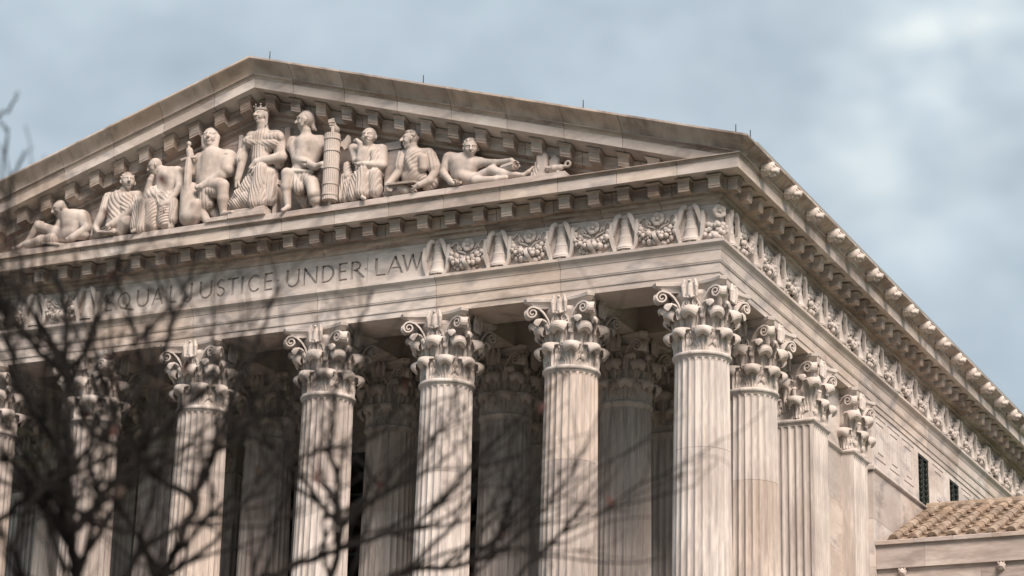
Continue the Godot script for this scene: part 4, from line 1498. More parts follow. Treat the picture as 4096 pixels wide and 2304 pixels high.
# ---------------------------------------------------------------- figures in the gable
# each: place along the gable, head (x, y above the ledge, z, radius, turn, nod, kind), then bones
const FIGURES := {
	"woman": [-13.93, [[-0.20,3.62,1.33,0.28,-0.35,0.02, "w"]], [
		-0.14,3.37,1.32,0.15,-0.16,3.12,1.25,0.20,0.060,0,0,0,
		-0.58,3.03,1.20,0.19,0.32,2.93,1.20,0.19,0.080,0,0,0,
		-0.17,2.89,1.22,0.32,-0.13,2.22,1.25,0.31,0.055,0.013,0,44,
		-0.14,2.22,1.25,0.30,-0.11,1.89,1.20,0.38,0.055,0.013,0,44,
		-0.29,2.71,1.34,0.17,-0.26,2.58,1.34,0.17,0.055,0.013,0,44,
		0.13,2.64,1.34,0.17,0.13,2.52,1.34,0.17,0.055,0.013,0,44,
		-0.64,2.84,1.36,0.15,0.49,2.80,1.34,0.17,0.030,0.009,20,32,
		-0.48,2.72,1.42,0.13,0.38,2.58,1.42,0.13,0.020,0.009,60,38,
		-0.71,2.73,1.30,0.13,0.47,2.58,1.25,0.15,0.040,0,0,0,
		-0.71,2.89,1.25,0.15,-0.77,2.39,1.30,0.14,0.050,0,0,0,
		-0.77,2.39,1.30,0.14,-0.86,1.57,1.42,0.10,0.050,0,0,0,
		-0.87,1.57,1.42,0.09,-0.89,1.33,1.45,0.05,0.030,0,0,0,
		-0.82,1.52,1.45,0.04,-0.74,1.31,1.50,0.03,0.020,0,0,0,
		-0.83,2.48,1.28,0.17,-0.85,2.26,1.32,0.19,0.022,0.013,0,44,
		0.40,2.88,1.20,0.18,0.60,2.17,1.28,0.18,0.050,0,0,0,
		0.63,2.12,1.35,0.18,-0.11,1.98,1.58,0.12,0.050,0,0,0,
		-0.11,1.98,1.58,0.12,-0.28,1.81,1.62,0.08,0.040,0,0,0,
		-0.20,1.77,1.66,0.04,-0.36,1.69,1.62,0.03,0.020,0,0,0,
		-0.12,1.78,1.66,0.04,-0.21,1.62,1.66,0.03,0.020,0,0,0,
		0.44,2.46,1.20,0.17,0.47,2.01,1.20,0.18,0.028,0.013,0,44,
		-0.14,1.88,1.15,0.35,0.09,1.65,1.20,0.34,0.055,0.013,0,44,
		0.04,1.74,1.50,0.23,-0.15,0.70,1.50,0.22,0.033,0.015,12,52,
		-0.20,1.71,1.35,0.26,-0.74,0.90,1.35,0.26,0.044,0.015,35,49,
		-0.74,1.00,1.35,0.28,-1.00,0.78,1.30,0.20,0.033,0.015,35,49,
		-0.47,0.87,1.42,0.26,-0.79,0.74,1.42,0.22,0.028,0.015,30,52,
		-0.00,1.08,1.42,0.22,0.06,0.70,1.42,0.21,0.028,0.015,-10,52,
		0.28,1.44,1.25,0.19,0.36,0.83,1.20,0.16,0.028,0.015,0,60,
		0.20,1.62,1.35,0.22,0.28,0.78,1.30,0.17,0.033,0.015,-4,60,
		0.35,1.22,1.35,0.09,0.34,0.89,1.35,0.10,0.030,0,0,0,
		-0.24,1.12,1.40,0.24,-0.48,0.72,1.38,0.19,0.033,0.015,30,52,
		0.16,0.81,1.35,0.07,0.15,0.45,1.30,0.05,0.030,0,0,0,
		-0.06,0.64,1.52,0.08,-0.20,0.54,1.58,0.06,0.030,0,0,0,
	]],
	"swordsman": [-15.97, [[0.01,3.16,1.32,0.31,0.25,0.05, "h"]], [
		0.02,2.93,1.28,0.18,0.00,2.75,1.22,0.21,0.060,0,0,0,
		-0.43,2.59,1.15,0.21,0.58,2.51,1.15,0.25,0.080,0,0,0,
		0.09,2.47,1.20,0.40,0.02,1.77,1.22,0.36,0.100,0,0,0,
		-0.28,2.40,1.34,0.06,0.67,2.53,1.36,0.07,0.020,0,0,0,
		0.00,1.78,1.20,0.34,0.01,1.44,1.20,0.34,0.100,0,0,0,
		0.62,2.48,1.15,0.26,0.69,2.01,1.27,0.24,0.012,0,0,0,
		0.64,2.09,1.25,0.20,0.53,1.83,1.35,0.18,0.050,0,0,0,
		0.55,1.83,1.35,0.17,-0.04,1.46,1.55,0.12,0.050,0,0,0,
		-0.06,1.46,1.55,0.12,-0.17,1.44,1.60,0.09,0.030,0,0,0,
		-0.51,2.55,1.12,0.19,-0.54,2.08,1.25,0.16,0.050,0,0,0,
		-0.54,2.08,1.25,0.16,-0.61,2.61,1.45,0.12,0.050,0,0,0,
		-0.59,2.58,1.48,0.11,-0.63,2.77,1.50,0.11,0.030,0,0,0,
		0.11,1.54,1.25,0.27,0.67,1.41,1.50,0.22,0.070,0,0,0,
		-0.27,2.45,1.18,0.30,-0.18,1.88,1.20,0.29,0.080,0,0,0,
		0.38,2.41,1.18,0.32,0.30,1.81,1.20,0.29,0.080,0,0,0,
		-0.21,1.63,1.36,0.08,0.54,1.58,1.40,0.08,0.015,0,0,0,
		-0.13,1.40,1.36,0.18,0.43,1.27,1.42,0.19,0.020,0.013,0,44,
		-0.21,2.70,1.24,0.14,0.29,2.67,1.24,0.15,0.020,0,0,0,
		0.70,1.40,1.52,0.20,0.73,0.96,1.48,0.17,0.050,0,0,0,
		0.73,0.96,1.48,0.18,0.73,0.51,1.40,0.12,0.050,0,0,0,
		0.75,0.49,1.42,0.10,1.17,0.43,1.62,0.06,0.040,0,0,0,
		-0.04,1.44,1.30,0.26,0.03,0.99,1.30,0.25,0.033,0.013,0,44,
		0.18,0.91,1.35,0.14,0.03,0.86,1.35,0.14,0.022,0.013,0,44,
		-0.61,1.45,1.30,0.32,-0.51,0.60,1.35,0.36,0.080,0,0,0,
		-0.24,0.87,1.45,0.23,-0.30,0.57,1.45,0.23,0.070,0,0,0,
		-0.10,0.68,1.35,0.16,0.11,0.38,1.35,0.13,0.050,0,0,0,
		0.07,0.84,1.10,0.19,0.36,0.53,1.10,0.16,0.050,0,0,0,
	]],
	"thinker": [-17.82, [[-0.10,2.47,1.38,0.27,-1.00,-0.45, "b"]], [
		0.06,2.35,1.30,0.16,0.19,2.21,1.25,0.17,0.080,0,0,0,
		0.23,2.24,1.15,0.26,0.57,2.21,1.15,0.24,0.100,0,0,0,
		0.28,2.05,1.20,0.33,0.16,1.53,1.20,0.30,0.120,0,0,0,
		0.45,2.00,1.28,0.20,0.46,1.88,1.28,0.18,0.140,0,0,0,
		0.10,2.05,1.28,0.17,0.10,1.95,1.28,0.15,0.120,0,0,0,
		0.47,2.03,1.18,0.25,0.37,1.60,1.20,0.24,0.100,0,0,0,
		0.65,2.21,1.20,0.21,0.83,1.68,1.25,0.16,0.060,0,0,0,
		0.84,1.66,1.30,0.14,0.55,1.11,1.50,0.10,0.060,0,0,0,
		0.55,1.11,1.50,0.10,0.40,1.02,1.58,0.08,0.040,0,0,0,
		0.39,0.99,1.60,0.03,0.35,0.87,1.62,0.02,0.015,0,0,0,
		0.47,0.95,1.62,0.03,0.44,0.81,1.64,0.02,0.015,0,0,0,
		0.54,0.94,1.62,0.03,0.53,0.80,1.64,0.02,0.015,0,0,0,
		0.03,1.75,1.30,0.13,-0.32,1.39,1.45,0.13,0.060,0,0,0,
		-0.32,1.39,1.45,0.13,-0.18,1.96,1.50,0.09,0.050,0,0,0,
		-0.17,1.98,1.50,0.09,-0.12,2.09,1.50,0.08,0.040,0,0,0,
		-0.19,1.49,1.25,0.33,0.40,1.30,1.25,0.30,0.055,0.015,40,38,
		-0.49,1.28,1.50,0.18,-0.61,0.45,1.50,0.17,0.039,0.015,14,46,
		-0.42,1.22,1.45,0.21,-0.35,0.43,1.45,0.24,0.044,0.015,-8,42,
		-0.06,1.12,1.40,0.26,-0.03,0.49,1.40,0.25,0.055,0.015,-40,46,
		0.38,1.02,1.38,0.24,0.39,0.56,1.38,0.24,0.055,0.015,-60,46,
		0.63,1.14,1.35,0.19,0.70,0.60,1.35,0.16,0.044,0.015,0,52,
		0.67,0.60,1.35,0.13,0.62,0.36,1.35,0.11,0.028,0.013,0,44,
		-0.02,1.70,1.45,0.08,0.21,1.19,1.50,0.09,0.028,0.015,20,60,
		-0.47,0.33,1.60,0.06,-0.59,0.25,1.68,0.05,0.030,0,0,0,
		0.31,1.64,1.55,0.03,0.76,1.71,1.50,0.03,-0.040,0,0,0,
		0.49,1.89,1.58,0.03,0.44,1.41,1.56,0.03,-0.050,0,0,0,
		0.23,1.47,1.56,0.03,0.71,1.48,1.52,0.03,-0.040,0,0,0,
	]],
	"scribe": [-19.33, [[0.35,2.12,1.30,0.30,0.75,0.00, "s"]], [
		0.24,1.85,1.28,0.16,0.18,1.71,1.25,0.19,0.060,0,0,0,
		-0.37,1.72,1.15,0.20,0.67,1.64,1.15,0.19,0.080,0,0,0,
		0.01,1.55,1.20,0.36,0.00,1.06,1.20,0.34,0.055,0.015,35,38,
		0.31,1.52,1.25,0.26,0.46,1.11,1.25,0.25,0.044,0.015,50,38,
		-0.42,1.71,1.18,0.20,-0.43,1.28,1.26,0.21,0.012,0.011,10,42,
		-0.46,1.29,1.28,0.17,-0.64,0.66,1.45,0.12,0.050,0,0,0,
		-0.64,0.66,1.45,0.12,-0.50,0.50,1.55,0.09,0.030,0,0,0,
		-0.69,0.59,1.50,0.06,-0.74,0.40,1.50,0.04,0.030,0,0,0,
		0.71,1.60,1.15,0.19,0.67,1.18,1.31,0.18,0.012,0.011,30,42,
		0.67,1.08,1.35,0.15,0.06,0.66,1.52,0.12,0.050,0,0,0,
		0.06,0.66,1.52,0.11,-0.08,0.60,1.58,0.09,0.040,0,0,0,
		-0.06,0.54,1.60,0.03,-0.15,0.48,1.60,0.02,0.015,0,0,0,
		0.01,0.51,1.60,0.03,-0.04,0.44,1.62,0.02,0.015,0,0,0,
		-0.10,0.81,1.20,0.28,0.39,0.61,1.30,0.23,0.080,0,0,0,
		0.49,0.66,1.40,0.24,0.29,0.43,1.40,0.16,0.060,0,0,0,
		0.25,0.92,1.30,0.18,0.56,0.67,1.35,0.21,0.060,0,0,0,
		-0.56,0.41,1.40,0.13,0.07,0.43,1.40,0.15,0.028,0.015,60,46,
		-0.77,0.39,1.35,0.08,-0.44,0.41,1.35,0.12,0.028,0.015,60,46,
	]],
	"reader": [-21.64, [[0.12,1.55,1.30,0.29,-0.80,-0.40, "b"]], [
		0.28,1.38,1.25,0.18,0.37,1.25,1.20,0.21,0.060,0,0,0,
		0.33,1.30,1.15,0.25,0.87,1.20,1.15,0.27,0.080,0,0,0,
		0.55,1.16,1.20,0.33,0.50,0.74,1.20,0.31,0.100,0,0,0,
		0.71,1.09,1.28,0.19,0.72,0.99,1.28,0.17,0.120,0,0,0,
		0.81,1.07,1.16,0.24,0.67,0.75,1.18,0.24,0.080,0,0,0,
		0.92,1.19,1.15,0.24,1.22,0.76,1.25,0.18,0.050,0,0,0,
		1.24,0.72,1.30,0.16,0.82,0.41,1.50,0.12,0.050,0,0,0,
		0.82,0.41,1.50,0.12,0.71,0.36,1.55,0.09,0.040,0,0,0,
		0.69,0.35,1.58,0.04,0.63,0.28,1.58,0.02,0.015,0,0,0,
		0.11,1.20,1.15,0.18,0.04,0.83,1.20,0.15,0.050,0,0,0,
		0.43,0.65,1.20,0.28,-0.07,0.69,1.25,0.22,0.080,0,0,0,
		-0.04,0.79,1.25,0.21,-0.67,1.07,1.30,0.15,0.060,0,0,0,
		-0.71,1.09,1.30,0.14,-1.04,0.57,1.30,0.11,0.050,0,0,0,
		-1.04,0.57,1.30,0.10,-1.33,0.41,1.40,0.07,0.040,0,0,0,
		-1.33,0.41,1.40,0.06,-1.52,0.37,1.45,0.04,0.030,0,0,0,
		0.02,0.52,1.35,0.19,-0.47,0.51,1.40,0.17,0.033,0.013,0,44,
		-0.43,0.53,1.40,0.16,-1.03,0.45,1.40,0.11,0.050,0,0,0,
		-0.72,1.13,1.30,0.12,-0.58,1.13,1.28,0.11,0.022,0.015,60,52,
		0.96,0.54,1.30,0.15,1.19,0.51,1.30,0.14,0.050,0,0,0,
	]],
	"guard": [-12.45, [[-0.07,3.18,1.34,0.30,-1.05,0.00, "r"]], [
		-0.08,2.91,1.28,0.16,-0.09,2.69,1.22,0.19,0.070,0,0,0,
		-0.58,2.66,1.15,0.20,0.40,2.54,1.15,0.20,0.080,0,0,0,
		-0.05,2.46,1.20,0.35,-0.11,2.04,1.22,0.33,0.100,0,0,0,
		-0.11,2.04,1.22,0.31,-0.16,1.65,1.20,0.30,0.100,0,0,0,
		-0.20,2.52,1.30,0.18,-0.16,2.36,1.30,0.16,0.120,0,0,0,
		0.20,2.46,1.30,0.19,0.18,2.31,1.30,0.17,0.120,0,0,0,
		-0.54,2.64,1.25,0.16,-0.58,2.47,1.27,0.17,0.012,0.013,0,44,
		-0.25,1.53,1.50,0.06,0.37,1.42,1.50,0.06,0.020,0,0,0,
		-0.56,2.54,1.25,0.15,-0.31,2.02,1.35,0.15,0.050,0,0,0,
		-0.29,1.98,1.38,0.15,0.53,1.52,1.60,0.11,0.050,0,0,0,
		0.53,1.52,1.60,0.10,0.77,1.55,1.65,0.09,0.040,0,0,0,
		0.77,1.59,1.66,0.03,0.95,1.68,1.66,0.03,0.015,0,0,0,
		0.80,1.53,1.66,0.03,1.01,1.58,1.68,0.03,0.015,0,0,0,
		0.80,1.48,1.66,0.03,0.99,1.47,1.68,0.02,0.015,0,0,0,
		0.78,1.44,1.66,0.03,0.92,1.40,1.68,0.02,0.015,0,0,0,
		0.46,2.48,1.15,0.15,0.76,2.28,1.15,0.13,0.050,0,0,0,
		0.73,2.31,1.10,0.13,1.00,2.79,1.25,0.11,0.050,0,0,0,
		1.00,2.79,1.30,0.09,0.92,2.96,1.42,0.10,0.040,0,0,0,
		0.86,3.02,1.50,0.04,1.00,3.05,1.48,0.04,0.015,0,0,0,
		0.87,2.96,1.50,0.04,1.03,2.96,1.50,0.04,0.015,0,0,0,
		0.89,2.88,1.50,0.03,1.03,2.87,1.50,0.03,0.015,0,0,0,
		0.92,2.80,1.50,0.03,1.03,2.80,1.50,0.03,0.015,0,0,0,
		-0.24,1.56,1.20,0.30,-0.02,1.25,1.22,0.30,0.055,0.013,0,44,
		-0.33,1.37,1.35,0.19,-0.11,0.98,1.40,0.20,0.033,0.018,0,40,
		0.13,1.31,1.35,0.21,0.35,1.05,1.42,0.22,0.033,0.018,-20,40,
		0.36,1.07,1.45,0.21,0.51,0.64,1.55,0.21,0.060,0,0,0,
		0.51,0.55,1.52,0.19,0.53,0.48,1.50,0.20,0.020,0,0,0,
		0.50,0.50,1.45,0.15,0.54,0.29,1.42,0.13,0.040,0,0,0,
		-0.40,2.44,1.20,0.23,-0.26,1.91,1.20,0.23,0.100,0,0,0,
		0.32,2.34,1.18,0.23,0.13,1.86,1.20,0.21,0.100,0,0,0,
		-0.33,1.47,1.35,0.19,-0.50,1.47,1.55,0.17,0.060,0,0,0,
		-0.50,1.46,1.56,0.17,-0.51,1.04,1.52,0.17,0.050,0,0,0,
		-0.53,1.05,1.50,0.17,-0.46,0.42,1.44,0.10,0.050,0,0,0,
		-0.43,0.38,1.48,0.08,-0.52,0.24,1.65,0.06,0.040,0,0,0,
		-0.26,0.94,1.00,0.21,-0.08,0.62,1.00,0.19,0.033,0.013,0,44,
		-0.12,2.21,1.60,0.04,0.17,2.11,1.64,0.03,-0.030,0,0,0,
		0.28,2.09,1.64,0.03,0.59,2.11,1.58,0.04,-0.030,0,0,0,
		0.21,2.23,1.66,0.03,0.15,1.51,1.62,0.03,-0.040,0,0,0,
		-0.02,1.93,1.62,0.03,0.31,1.85,1.62,0.03,-0.030,0,0,0,
		-0.03,1.74,1.60,0.03,0.28,1.67,1.60,0.03,-0.030,0,0,0,
	]],
	"elder": [-10.40, [[0.15,2.34,1.34,0.30,0.15,-0.12, "m"]], [
		0.12,2.04,1.28,0.15,0.09,1.90,1.22,0.17,0.070,0,0,0,
		-0.45,2.09,1.15,0.16,0.48,1.95,1.15,0.17,0.090,0,0,0,
		0.04,1.81,1.20,0.33,0.02,1.39,1.20,0.31,0.066,0.015,-14,42,
		0.38,1.81,1.35,0.15,0.44,1.48,1.35,0.15,0.033,0.015,-14,60,
		-0.47,2.11,1.20,0.15,-0.30,1.65,1.30,0.12,0.060,0,0,0,
		-0.08,1.61,1.42,0.11,-0.04,2.08,1.50,0.08,0.050,0,0,0,
		-0.27,1.62,1.35,0.11,-0.08,1.61,1.42,0.11,0.050,0,0,0,
		-0.06,2.10,1.50,0.08,-0.17,2.22,1.50,0.06,0.030,0,0,0,
		-0.18,2.24,1.50,0.03,-0.28,2.20,1.50,0.02,0.015,0,0,0,
		-0.19,2.27,1.50,0.03,-0.27,2.25,1.50,0.02,0.015,0,0,0,
		0.54,1.93,1.18,0.16,0.63,1.41,1.25,0.14,0.060,0,0,0,
		0.65,1.36,1.30,0.13,0.16,1.38,1.58,0.09,0.060,0,0,0,
		0.16,1.38,1.58,0.08,-0.04,1.40,1.60,0.07,0.040,0,0,0,
		-0.01,1.41,1.62,0.03,-0.16,1.45,1.60,0.02,0.015,0,0,0,
		-0.00,1.36,1.62,0.03,-0.14,1.36,1.60,0.02,0.015,0,0,0,
		-0.02,1.32,1.20,0.30,0.33,1.17,1.20,0.28,0.055,0.013,0,44,
		0.10,1.23,1.52,0.15,0.06,0.52,1.50,0.20,0.044,0.015,6,46,
		-0.10,1.05,1.42,0.21,-0.24,0.47,1.42,0.22,0.044,0.015,22,46,
		0.18,1.00,1.45,0.17,0.18,0.49,1.42,0.17,0.044,0.015,-8,52,
		0.44,1.06,1.40,0.20,0.49,0.52,1.40,0.20,0.044,0.015,-10,42,
		0.56,0.61,1.38,0.14,0.53,0.44,1.38,0.13,0.060,0,0,0,
		-0.66,1.59,1.15,0.13,-0.57,1.20,1.20,0.17,0.039,0.015,-30,46,
		-0.70,1.21,1.20,0.13,-0.74,0.50,1.25,0.12,0.033,0.013,0,44,
		-0.48,0.99,1.30,0.14,-0.51,0.44,1.32,0.15,0.033,0.015,12,49,
		0.15,0.30,1.58,0.06,0.29,0.21,1.70,0.06,0.030,0,0,0,
	]],
	"planner": [-8.74, [[-0.10,2.03,1.32,0.29,-0.95,0.02, "c"]], [
		-0.06,1.88,1.28,0.16,-0.06,1.74,1.22,0.18,0.080,0,0,0,
		-0.37,1.67,1.15,0.17,0.45,1.57,1.15,0.19,0.100,0,0,0,
		0.02,1.47,1.20,0.33,0.04,0.99,1.20,0.30,0.066,0.015,-45,42,
		-0.06,1.37,1.40,0.14,0.05,1.07,1.42,0.13,0.039,0.015,-40,46,
		0.39,1.35,1.38,0.15,0.41,1.04,1.38,0.14,0.070,0,0,0,
		-0.41,1.62,1.20,0.18,-0.42,1.22,1.29,0.18,0.012,0.011,6,38,
		-0.43,1.10,1.30,0.14,-0.68,0.59,1.55,0.10,0.060,0,0,0,
		-0.68,0.58,1.56,0.09,-0.64,0.45,1.60,0.07,0.040,0,0,0,
		-0.63,0.44,1.62,0.03,-0.47,0.39,1.64,0.02,0.015,0,0,0,
		-0.63,0.39,1.62,0.03,-0.50,0.35,1.64,0.02,0.015,0,0,0,
		0.54,1.45,1.18,0.20,0.71,1.05,1.23,0.20,0.012,0.011,8,38,
		0.76,0.91,1.25,0.14,0.64,0.60,1.40,0.12,0.060,0,0,0,
		0.64,0.60,1.40,0.12,0.39,0.44,1.58,0.09,0.050,0,0,0,
		0.38,0.43,1.60,0.08,0.29,0.37,1.62,0.07,0.040,0,0,0,
		0.30,0.39,1.64,0.03,0.19,0.41,1.66,0.02,0.015,0,0,0,
		0.29,0.33,1.64,0.03,0.20,0.32,1.66,0.02,0.015,0,0,0,
		-0.14,0.88,1.20,0.24,0.28,0.78,1.20,0.24,0.055,0.015,-40,42,
		-0.24,0.47,1.45,0.16,-0.09,0.37,1.45,0.15,0.080,0,0,0,
		-0.67,0.40,1.35,0.13,0.06,0.36,1.35,0.13,0.039,0.015,60,42,
		0.53,0.53,1.25,0.20,0.70,0.62,1.20,0.17,0.044,0.015,30,46,
		-0.75,0.38,1.40,0.09,-0.85,0.39,1.40,0.07,0.050,0,0,0,
	]],
	"recliner": [-6.39, [[-0.39,1.46,1.34,0.29,0.45,-0.30, "y"]], [
		-0.51,1.30,1.30,0.14,-0.64,1.20,1.22,0.16,0.080,0,0,0,
		-1.17,1.36,1.15,0.17,-0.17,1.05,1.15,0.16,0.100,0,0,0,
		-0.73,1.11,1.20,0.29,-0.71,0.66,1.20,0.26,0.120,0,0,0,
		-0.88,1.10,1.28,0.17,-0.85,0.95,1.28,0.16,0.140,0,0,0,
		-0.43,0.98,1.28,0.17,-0.45,0.86,1.28,0.16,0.140,0,0,0,
		-0.63,0.62,1.35,0.14,-0.52,0.55,1.35,0.15,0.100,0,0,0,
		-1.01,1.14,1.18,0.19,-0.89,0.76,1.20,0.19,0.120,0,0,0,
		-0.38,0.98,1.18,0.19,-0.50,0.67,1.20,0.18,0.120,0,0,0,
		-1.23,1.32,1.18,0.16,-1.30,0.83,1.28,0.13,0.060,0,0,0,
		-1.29,0.80,1.30,0.12,-0.94,0.42,1.50,0.09,0.060,0,0,0,
		-0.93,0.42,1.52,0.09,-0.81,0.33,1.56,0.07,0.040,0,0,0,
		-0.81,0.43,1.60,0.02,-0.68,0.42,1.60,0.02,0.015,0,0,0,
		-0.11,1.04,1.15,0.13,0.35,0.94,1.20,0.11,0.070,0,0,0,
		0.35,0.94,1.20,0.10,0.94,0.89,1.32,0.08,0.060,0,0,0,
		0.95,0.88,1.34,0.07,1.13,0.77,1.40,0.05,0.040,0,0,0,
		1.16,0.79,1.42,0.02,1.27,0.63,1.42,0.02,0.015,0,0,0,
		1.12,0.82,1.42,0.02,1.25,0.72,1.45,0.02,0.015,0,0,0,
		-0.53,0.51,1.25,0.19,-0.19,0.46,1.30,0.16,0.100,0,0,0,
		-0.17,0.36,1.42,0.14,0.49,0.31,1.45,0.11,0.070,0,0,0,
		0.49,0.31,1.45,0.10,0.82,0.33,1.42,0.07,0.050,0,0,0,
		-0.25,0.54,1.20,0.16,0.31,0.69,1.30,0.14,0.080,0,0,0,
		0.31,0.69,1.30,0.14,0.68,0.49,1.34,0.15,0.070,0,0,0,
		0.68,0.50,1.34,0.14,1.35,0.36,1.36,0.06,0.060,0,0,0,
		1.35,0.36,1.36,0.06,1.51,0.45,1.34,0.06,0.040,0,0,0,
		1.51,0.45,1.34,0.05,1.63,0.59,1.30,0.04,0.040,0,0,0,
		-0.91,0.85,1.58,0.03,-0.53,0.68,1.64,0.02,-0.040,0,0,0,
		-0.43,0.65,1.64,0.02,-0.09,0.65,1.56,0.03,-0.040,0,0,0,
		-0.45,0.87,1.66,0.02,-0.41,0.37,1.60,0.02,-0.050,0,0,0,
		-0.77,0.61,1.58,0.02,-0.22,0.48,1.56,0.02,-0.040,0,0,0,
	]],
}

const FIGURE_LABELS := {
	"woman": "enthroned crowned marble woman in draped robe at middle of gable",
	"swordsman": "hooded marble soldier holding an upright sword beside the crowned woman",
	"thinker": "bald bare-chested marble man leaning his chin on his hand",
	"scribe": "marble man in a short-sleeved tunic writing, left of the chin-resting figure",
	"reader": "bare-shouldered marble man bent over his raised knee at gable's left end",
	"guard": "helmeted marble soldier clasping a tall bundle of rods",
	"elder": "robed bald marble man with moustache, hand raised to his shoulder",
	"planner": "seated curly-haired marble man holding a drawing board on his lap",
	"recliner": "reclining bare-chested marble youth with scrolls at gable's right end",
}

func head(b: PackedFloat32Array, c: Vector3, r: float, turn: float, nod: float, kind: String) -> void:
	var f := Vector3(sin(turn) * cos(nod), sin(nod), cos(turn) * cos(nod))
	var side := Vector3(cos(turn), 0, -sin(turn))
	var u := f.cross(side)
	var at := func(x: float, y: float, z: float) -> Vector3: return c + (side * x + u * y + f * z) * r
	var add := func(p: Vector3, r0: float, q: Vector3, r1: float, k: float) -> void: b.append_array(PackedFloat32Array([p.x, p.y, p.z, r0 * r, q.x, q.y, q.z, r1 * r, k, 0, 0, 0]))
	add.call(at.call(0, 0.24, -0.12), 0.76, at.call(0, 0.18, 0.06), 0.72, 0.05)
	add.call(at.call(0, -0.12, 0.12), 0.58, at.call(0, -0.52, 0.20), 0.42, 0.06)
	add.call(at.call(0, -0.70, 0.42), 0.20, at.call(0, -0.74, 0.42), 0.20, 0.04)
	for s in [-1.0, 1.0]:
		add.call(at.call(s * 0.34, -0.18, 0.48), 0.22, at.call(s * 0.34, -0.28, 0.44), 0.22, 0.05)
		add.call(at.call(s * 0.10, 0.30, 0.74), 0.10, at.call(s * 0.46, 0.30, 0.56), 0.09, 0.02)
		add.call(at.call(s * 0.76, 0.02, -0.02), 0.13, at.call(s * 0.74, -0.18, 0.02), 0.10, 0.015)
	add.call(at.call(0, 0.24, 0.78), 0.10, at.call(0, -0.14, 1.0), 0.15, 0.015)
	add.call(at.call(-0.1, -0.14, 0.88), 0.09, at.call(0.1, -0.14, 0.88), 0.09, 0.02)
	add.call(at.call(-0.16, -0.40, 0.70), 0.085, at.call(0.16, -0.40, 0.70), 0.085, 0.015)
	add.call(at.call(-0.12, -0.52, 0.68), 0.08, at.call(0.12, -0.52, 0.68), 0.08, 0.015)
	for s in [-1.0, 1.0]:
		add.call(at.call(s * 0.25, 0.10, 0.86), 0.16, at.call(s * 0.40, 0.08, 0.77), 0.14, -0.02)
		add.call(at.call(s * 0.29, 0.08, 0.64), 0.09, at.call(s * 0.31, 0.08, 0.64), 0.09, 0.015)
	add.call(at.call(-0.24, -0.46, 0.76), 0.045, at.call(0.24, -0.46, 0.76), 0.045, -0.01)
	var r2 := RandomNumberGenerator.new()
	r2.seed = hash(kind)
	match kind:
		"w":
			for i in 26:
				var a := r2.randf_range(-2.6, 2.6)
				var e := r2.randf_range(0.1, 1.1)
				var p: Vector3 = at.call(sin(a) * cos(e) * 0.8, 0.24 + sin(e) * 0.74, cos(a) * cos(e) * 0.72 - 0.05)
				add.call(p, 0.15, p, 0.15, 0.02)
			for s in [-1.0, 1.0]:
				add.call(at.call(s * 0.74, 0.1, -0.1), 0.2, at.call(s * 0.72, -0.9, -0.2), 0.15, 0.02)
				add.call(at.call(s * 0.72, -0.9, -0.2), 0.13, at.call(s * 0.86, -1.3, 0.0), 0.08, 0.02)
		"h":
			add.call(at.call(0, 0.36, -0.10), 0.80, at.call(0, 0.30, 0.0), 0.76, 0.01)
			add.call(at.call(-0.5, 0.34, 0.52), 0.12, at.call(0.5, 0.34, 0.52), 0.12, 0.02)
			add.call(at.call(0, 0.34, 0.72), 0.12, at.call(0, 0.34, 0.72), 0.12, 0.03)
			for s in [-1.0, 1.0]: add.call(at.call(s * 0.70, 0.1, 0.0), 0.30, at.call(s * 0.58, -0.9, 0.0), 0.30, 0.05)
			add.call(at.call(0, 0.9, 0.4), 0.10, at.call(0, 1.1, -0.2), 0.08, 0.03)
		"r":
			add.call(at.call(0, 0.38, -0.14), 0.84, at.call(0, 0.32, -0.02), 0.80, 0.01)
			add.call(at.call(-0.45, 0.42, 0.66), 0.12, at.call(0.45, 0.42, 0.66), 0.12, 0.03)
			add.call(at.call(0, 0.46, 0.80), 0.14, at.call(0, 0.46, 0.80), 0.14, 0.03)
			for s in [-1.0, 1.0]: add.call(at.call(s * 0.66, 0.1, 0.12), 0.24, at.call(s * 0.52, -0.55, 0.34), 0.16, 0.02)
			add.call(at.call(0, 0.2, -0.7), 0.30, at.call(0, -0.62, -0.86), 0.20, 0.05)
			add.call(at.call(0, -0.62, -0.86), 0.18, at.call(0, -0.82, -1.12), 0.12, 0.05)
			add.call(at.call(0, 1.16, 0.35), 0.08, at.call(0, 1.22, -0.3), 0.10, 0.04)
			add.call(at.call(0, 1.2, -0.3), 0.10, at.call(0, 0.75, -0.86), 0.09, 0.04)
		"m", "b":
			add.call(at.call(0, -0.62, 0.36), 0.36, at.call(0, -0.86, 0.30), 0.26, 0.05)
			for s in [-1.0, 1.0]: add.call(at.call(s * 0.04, -0.33, 0.80), 0.09, at.call(s * 0.36, -0.46, 0.60), 0.07, 0.015)
		_:
			for i in 60:
				var a := r2.randf_range(-PI, PI)
				var e := r2.randf_range(-0.1, 1.45)
				if cos(a) > 0.1 and e < 0.62: continue
				var p: Vector3 = at.call(sin(a) * cos(e) * 0.78, 0.26 + sin(e) * 0.74, cos(a) * cos(e) * 0.78 - 0.06)
				var w := 0.16 if kind == "c" else 0.12
				add.call(p, w, p, w, 0.012 if kind == "c" else 0.02)

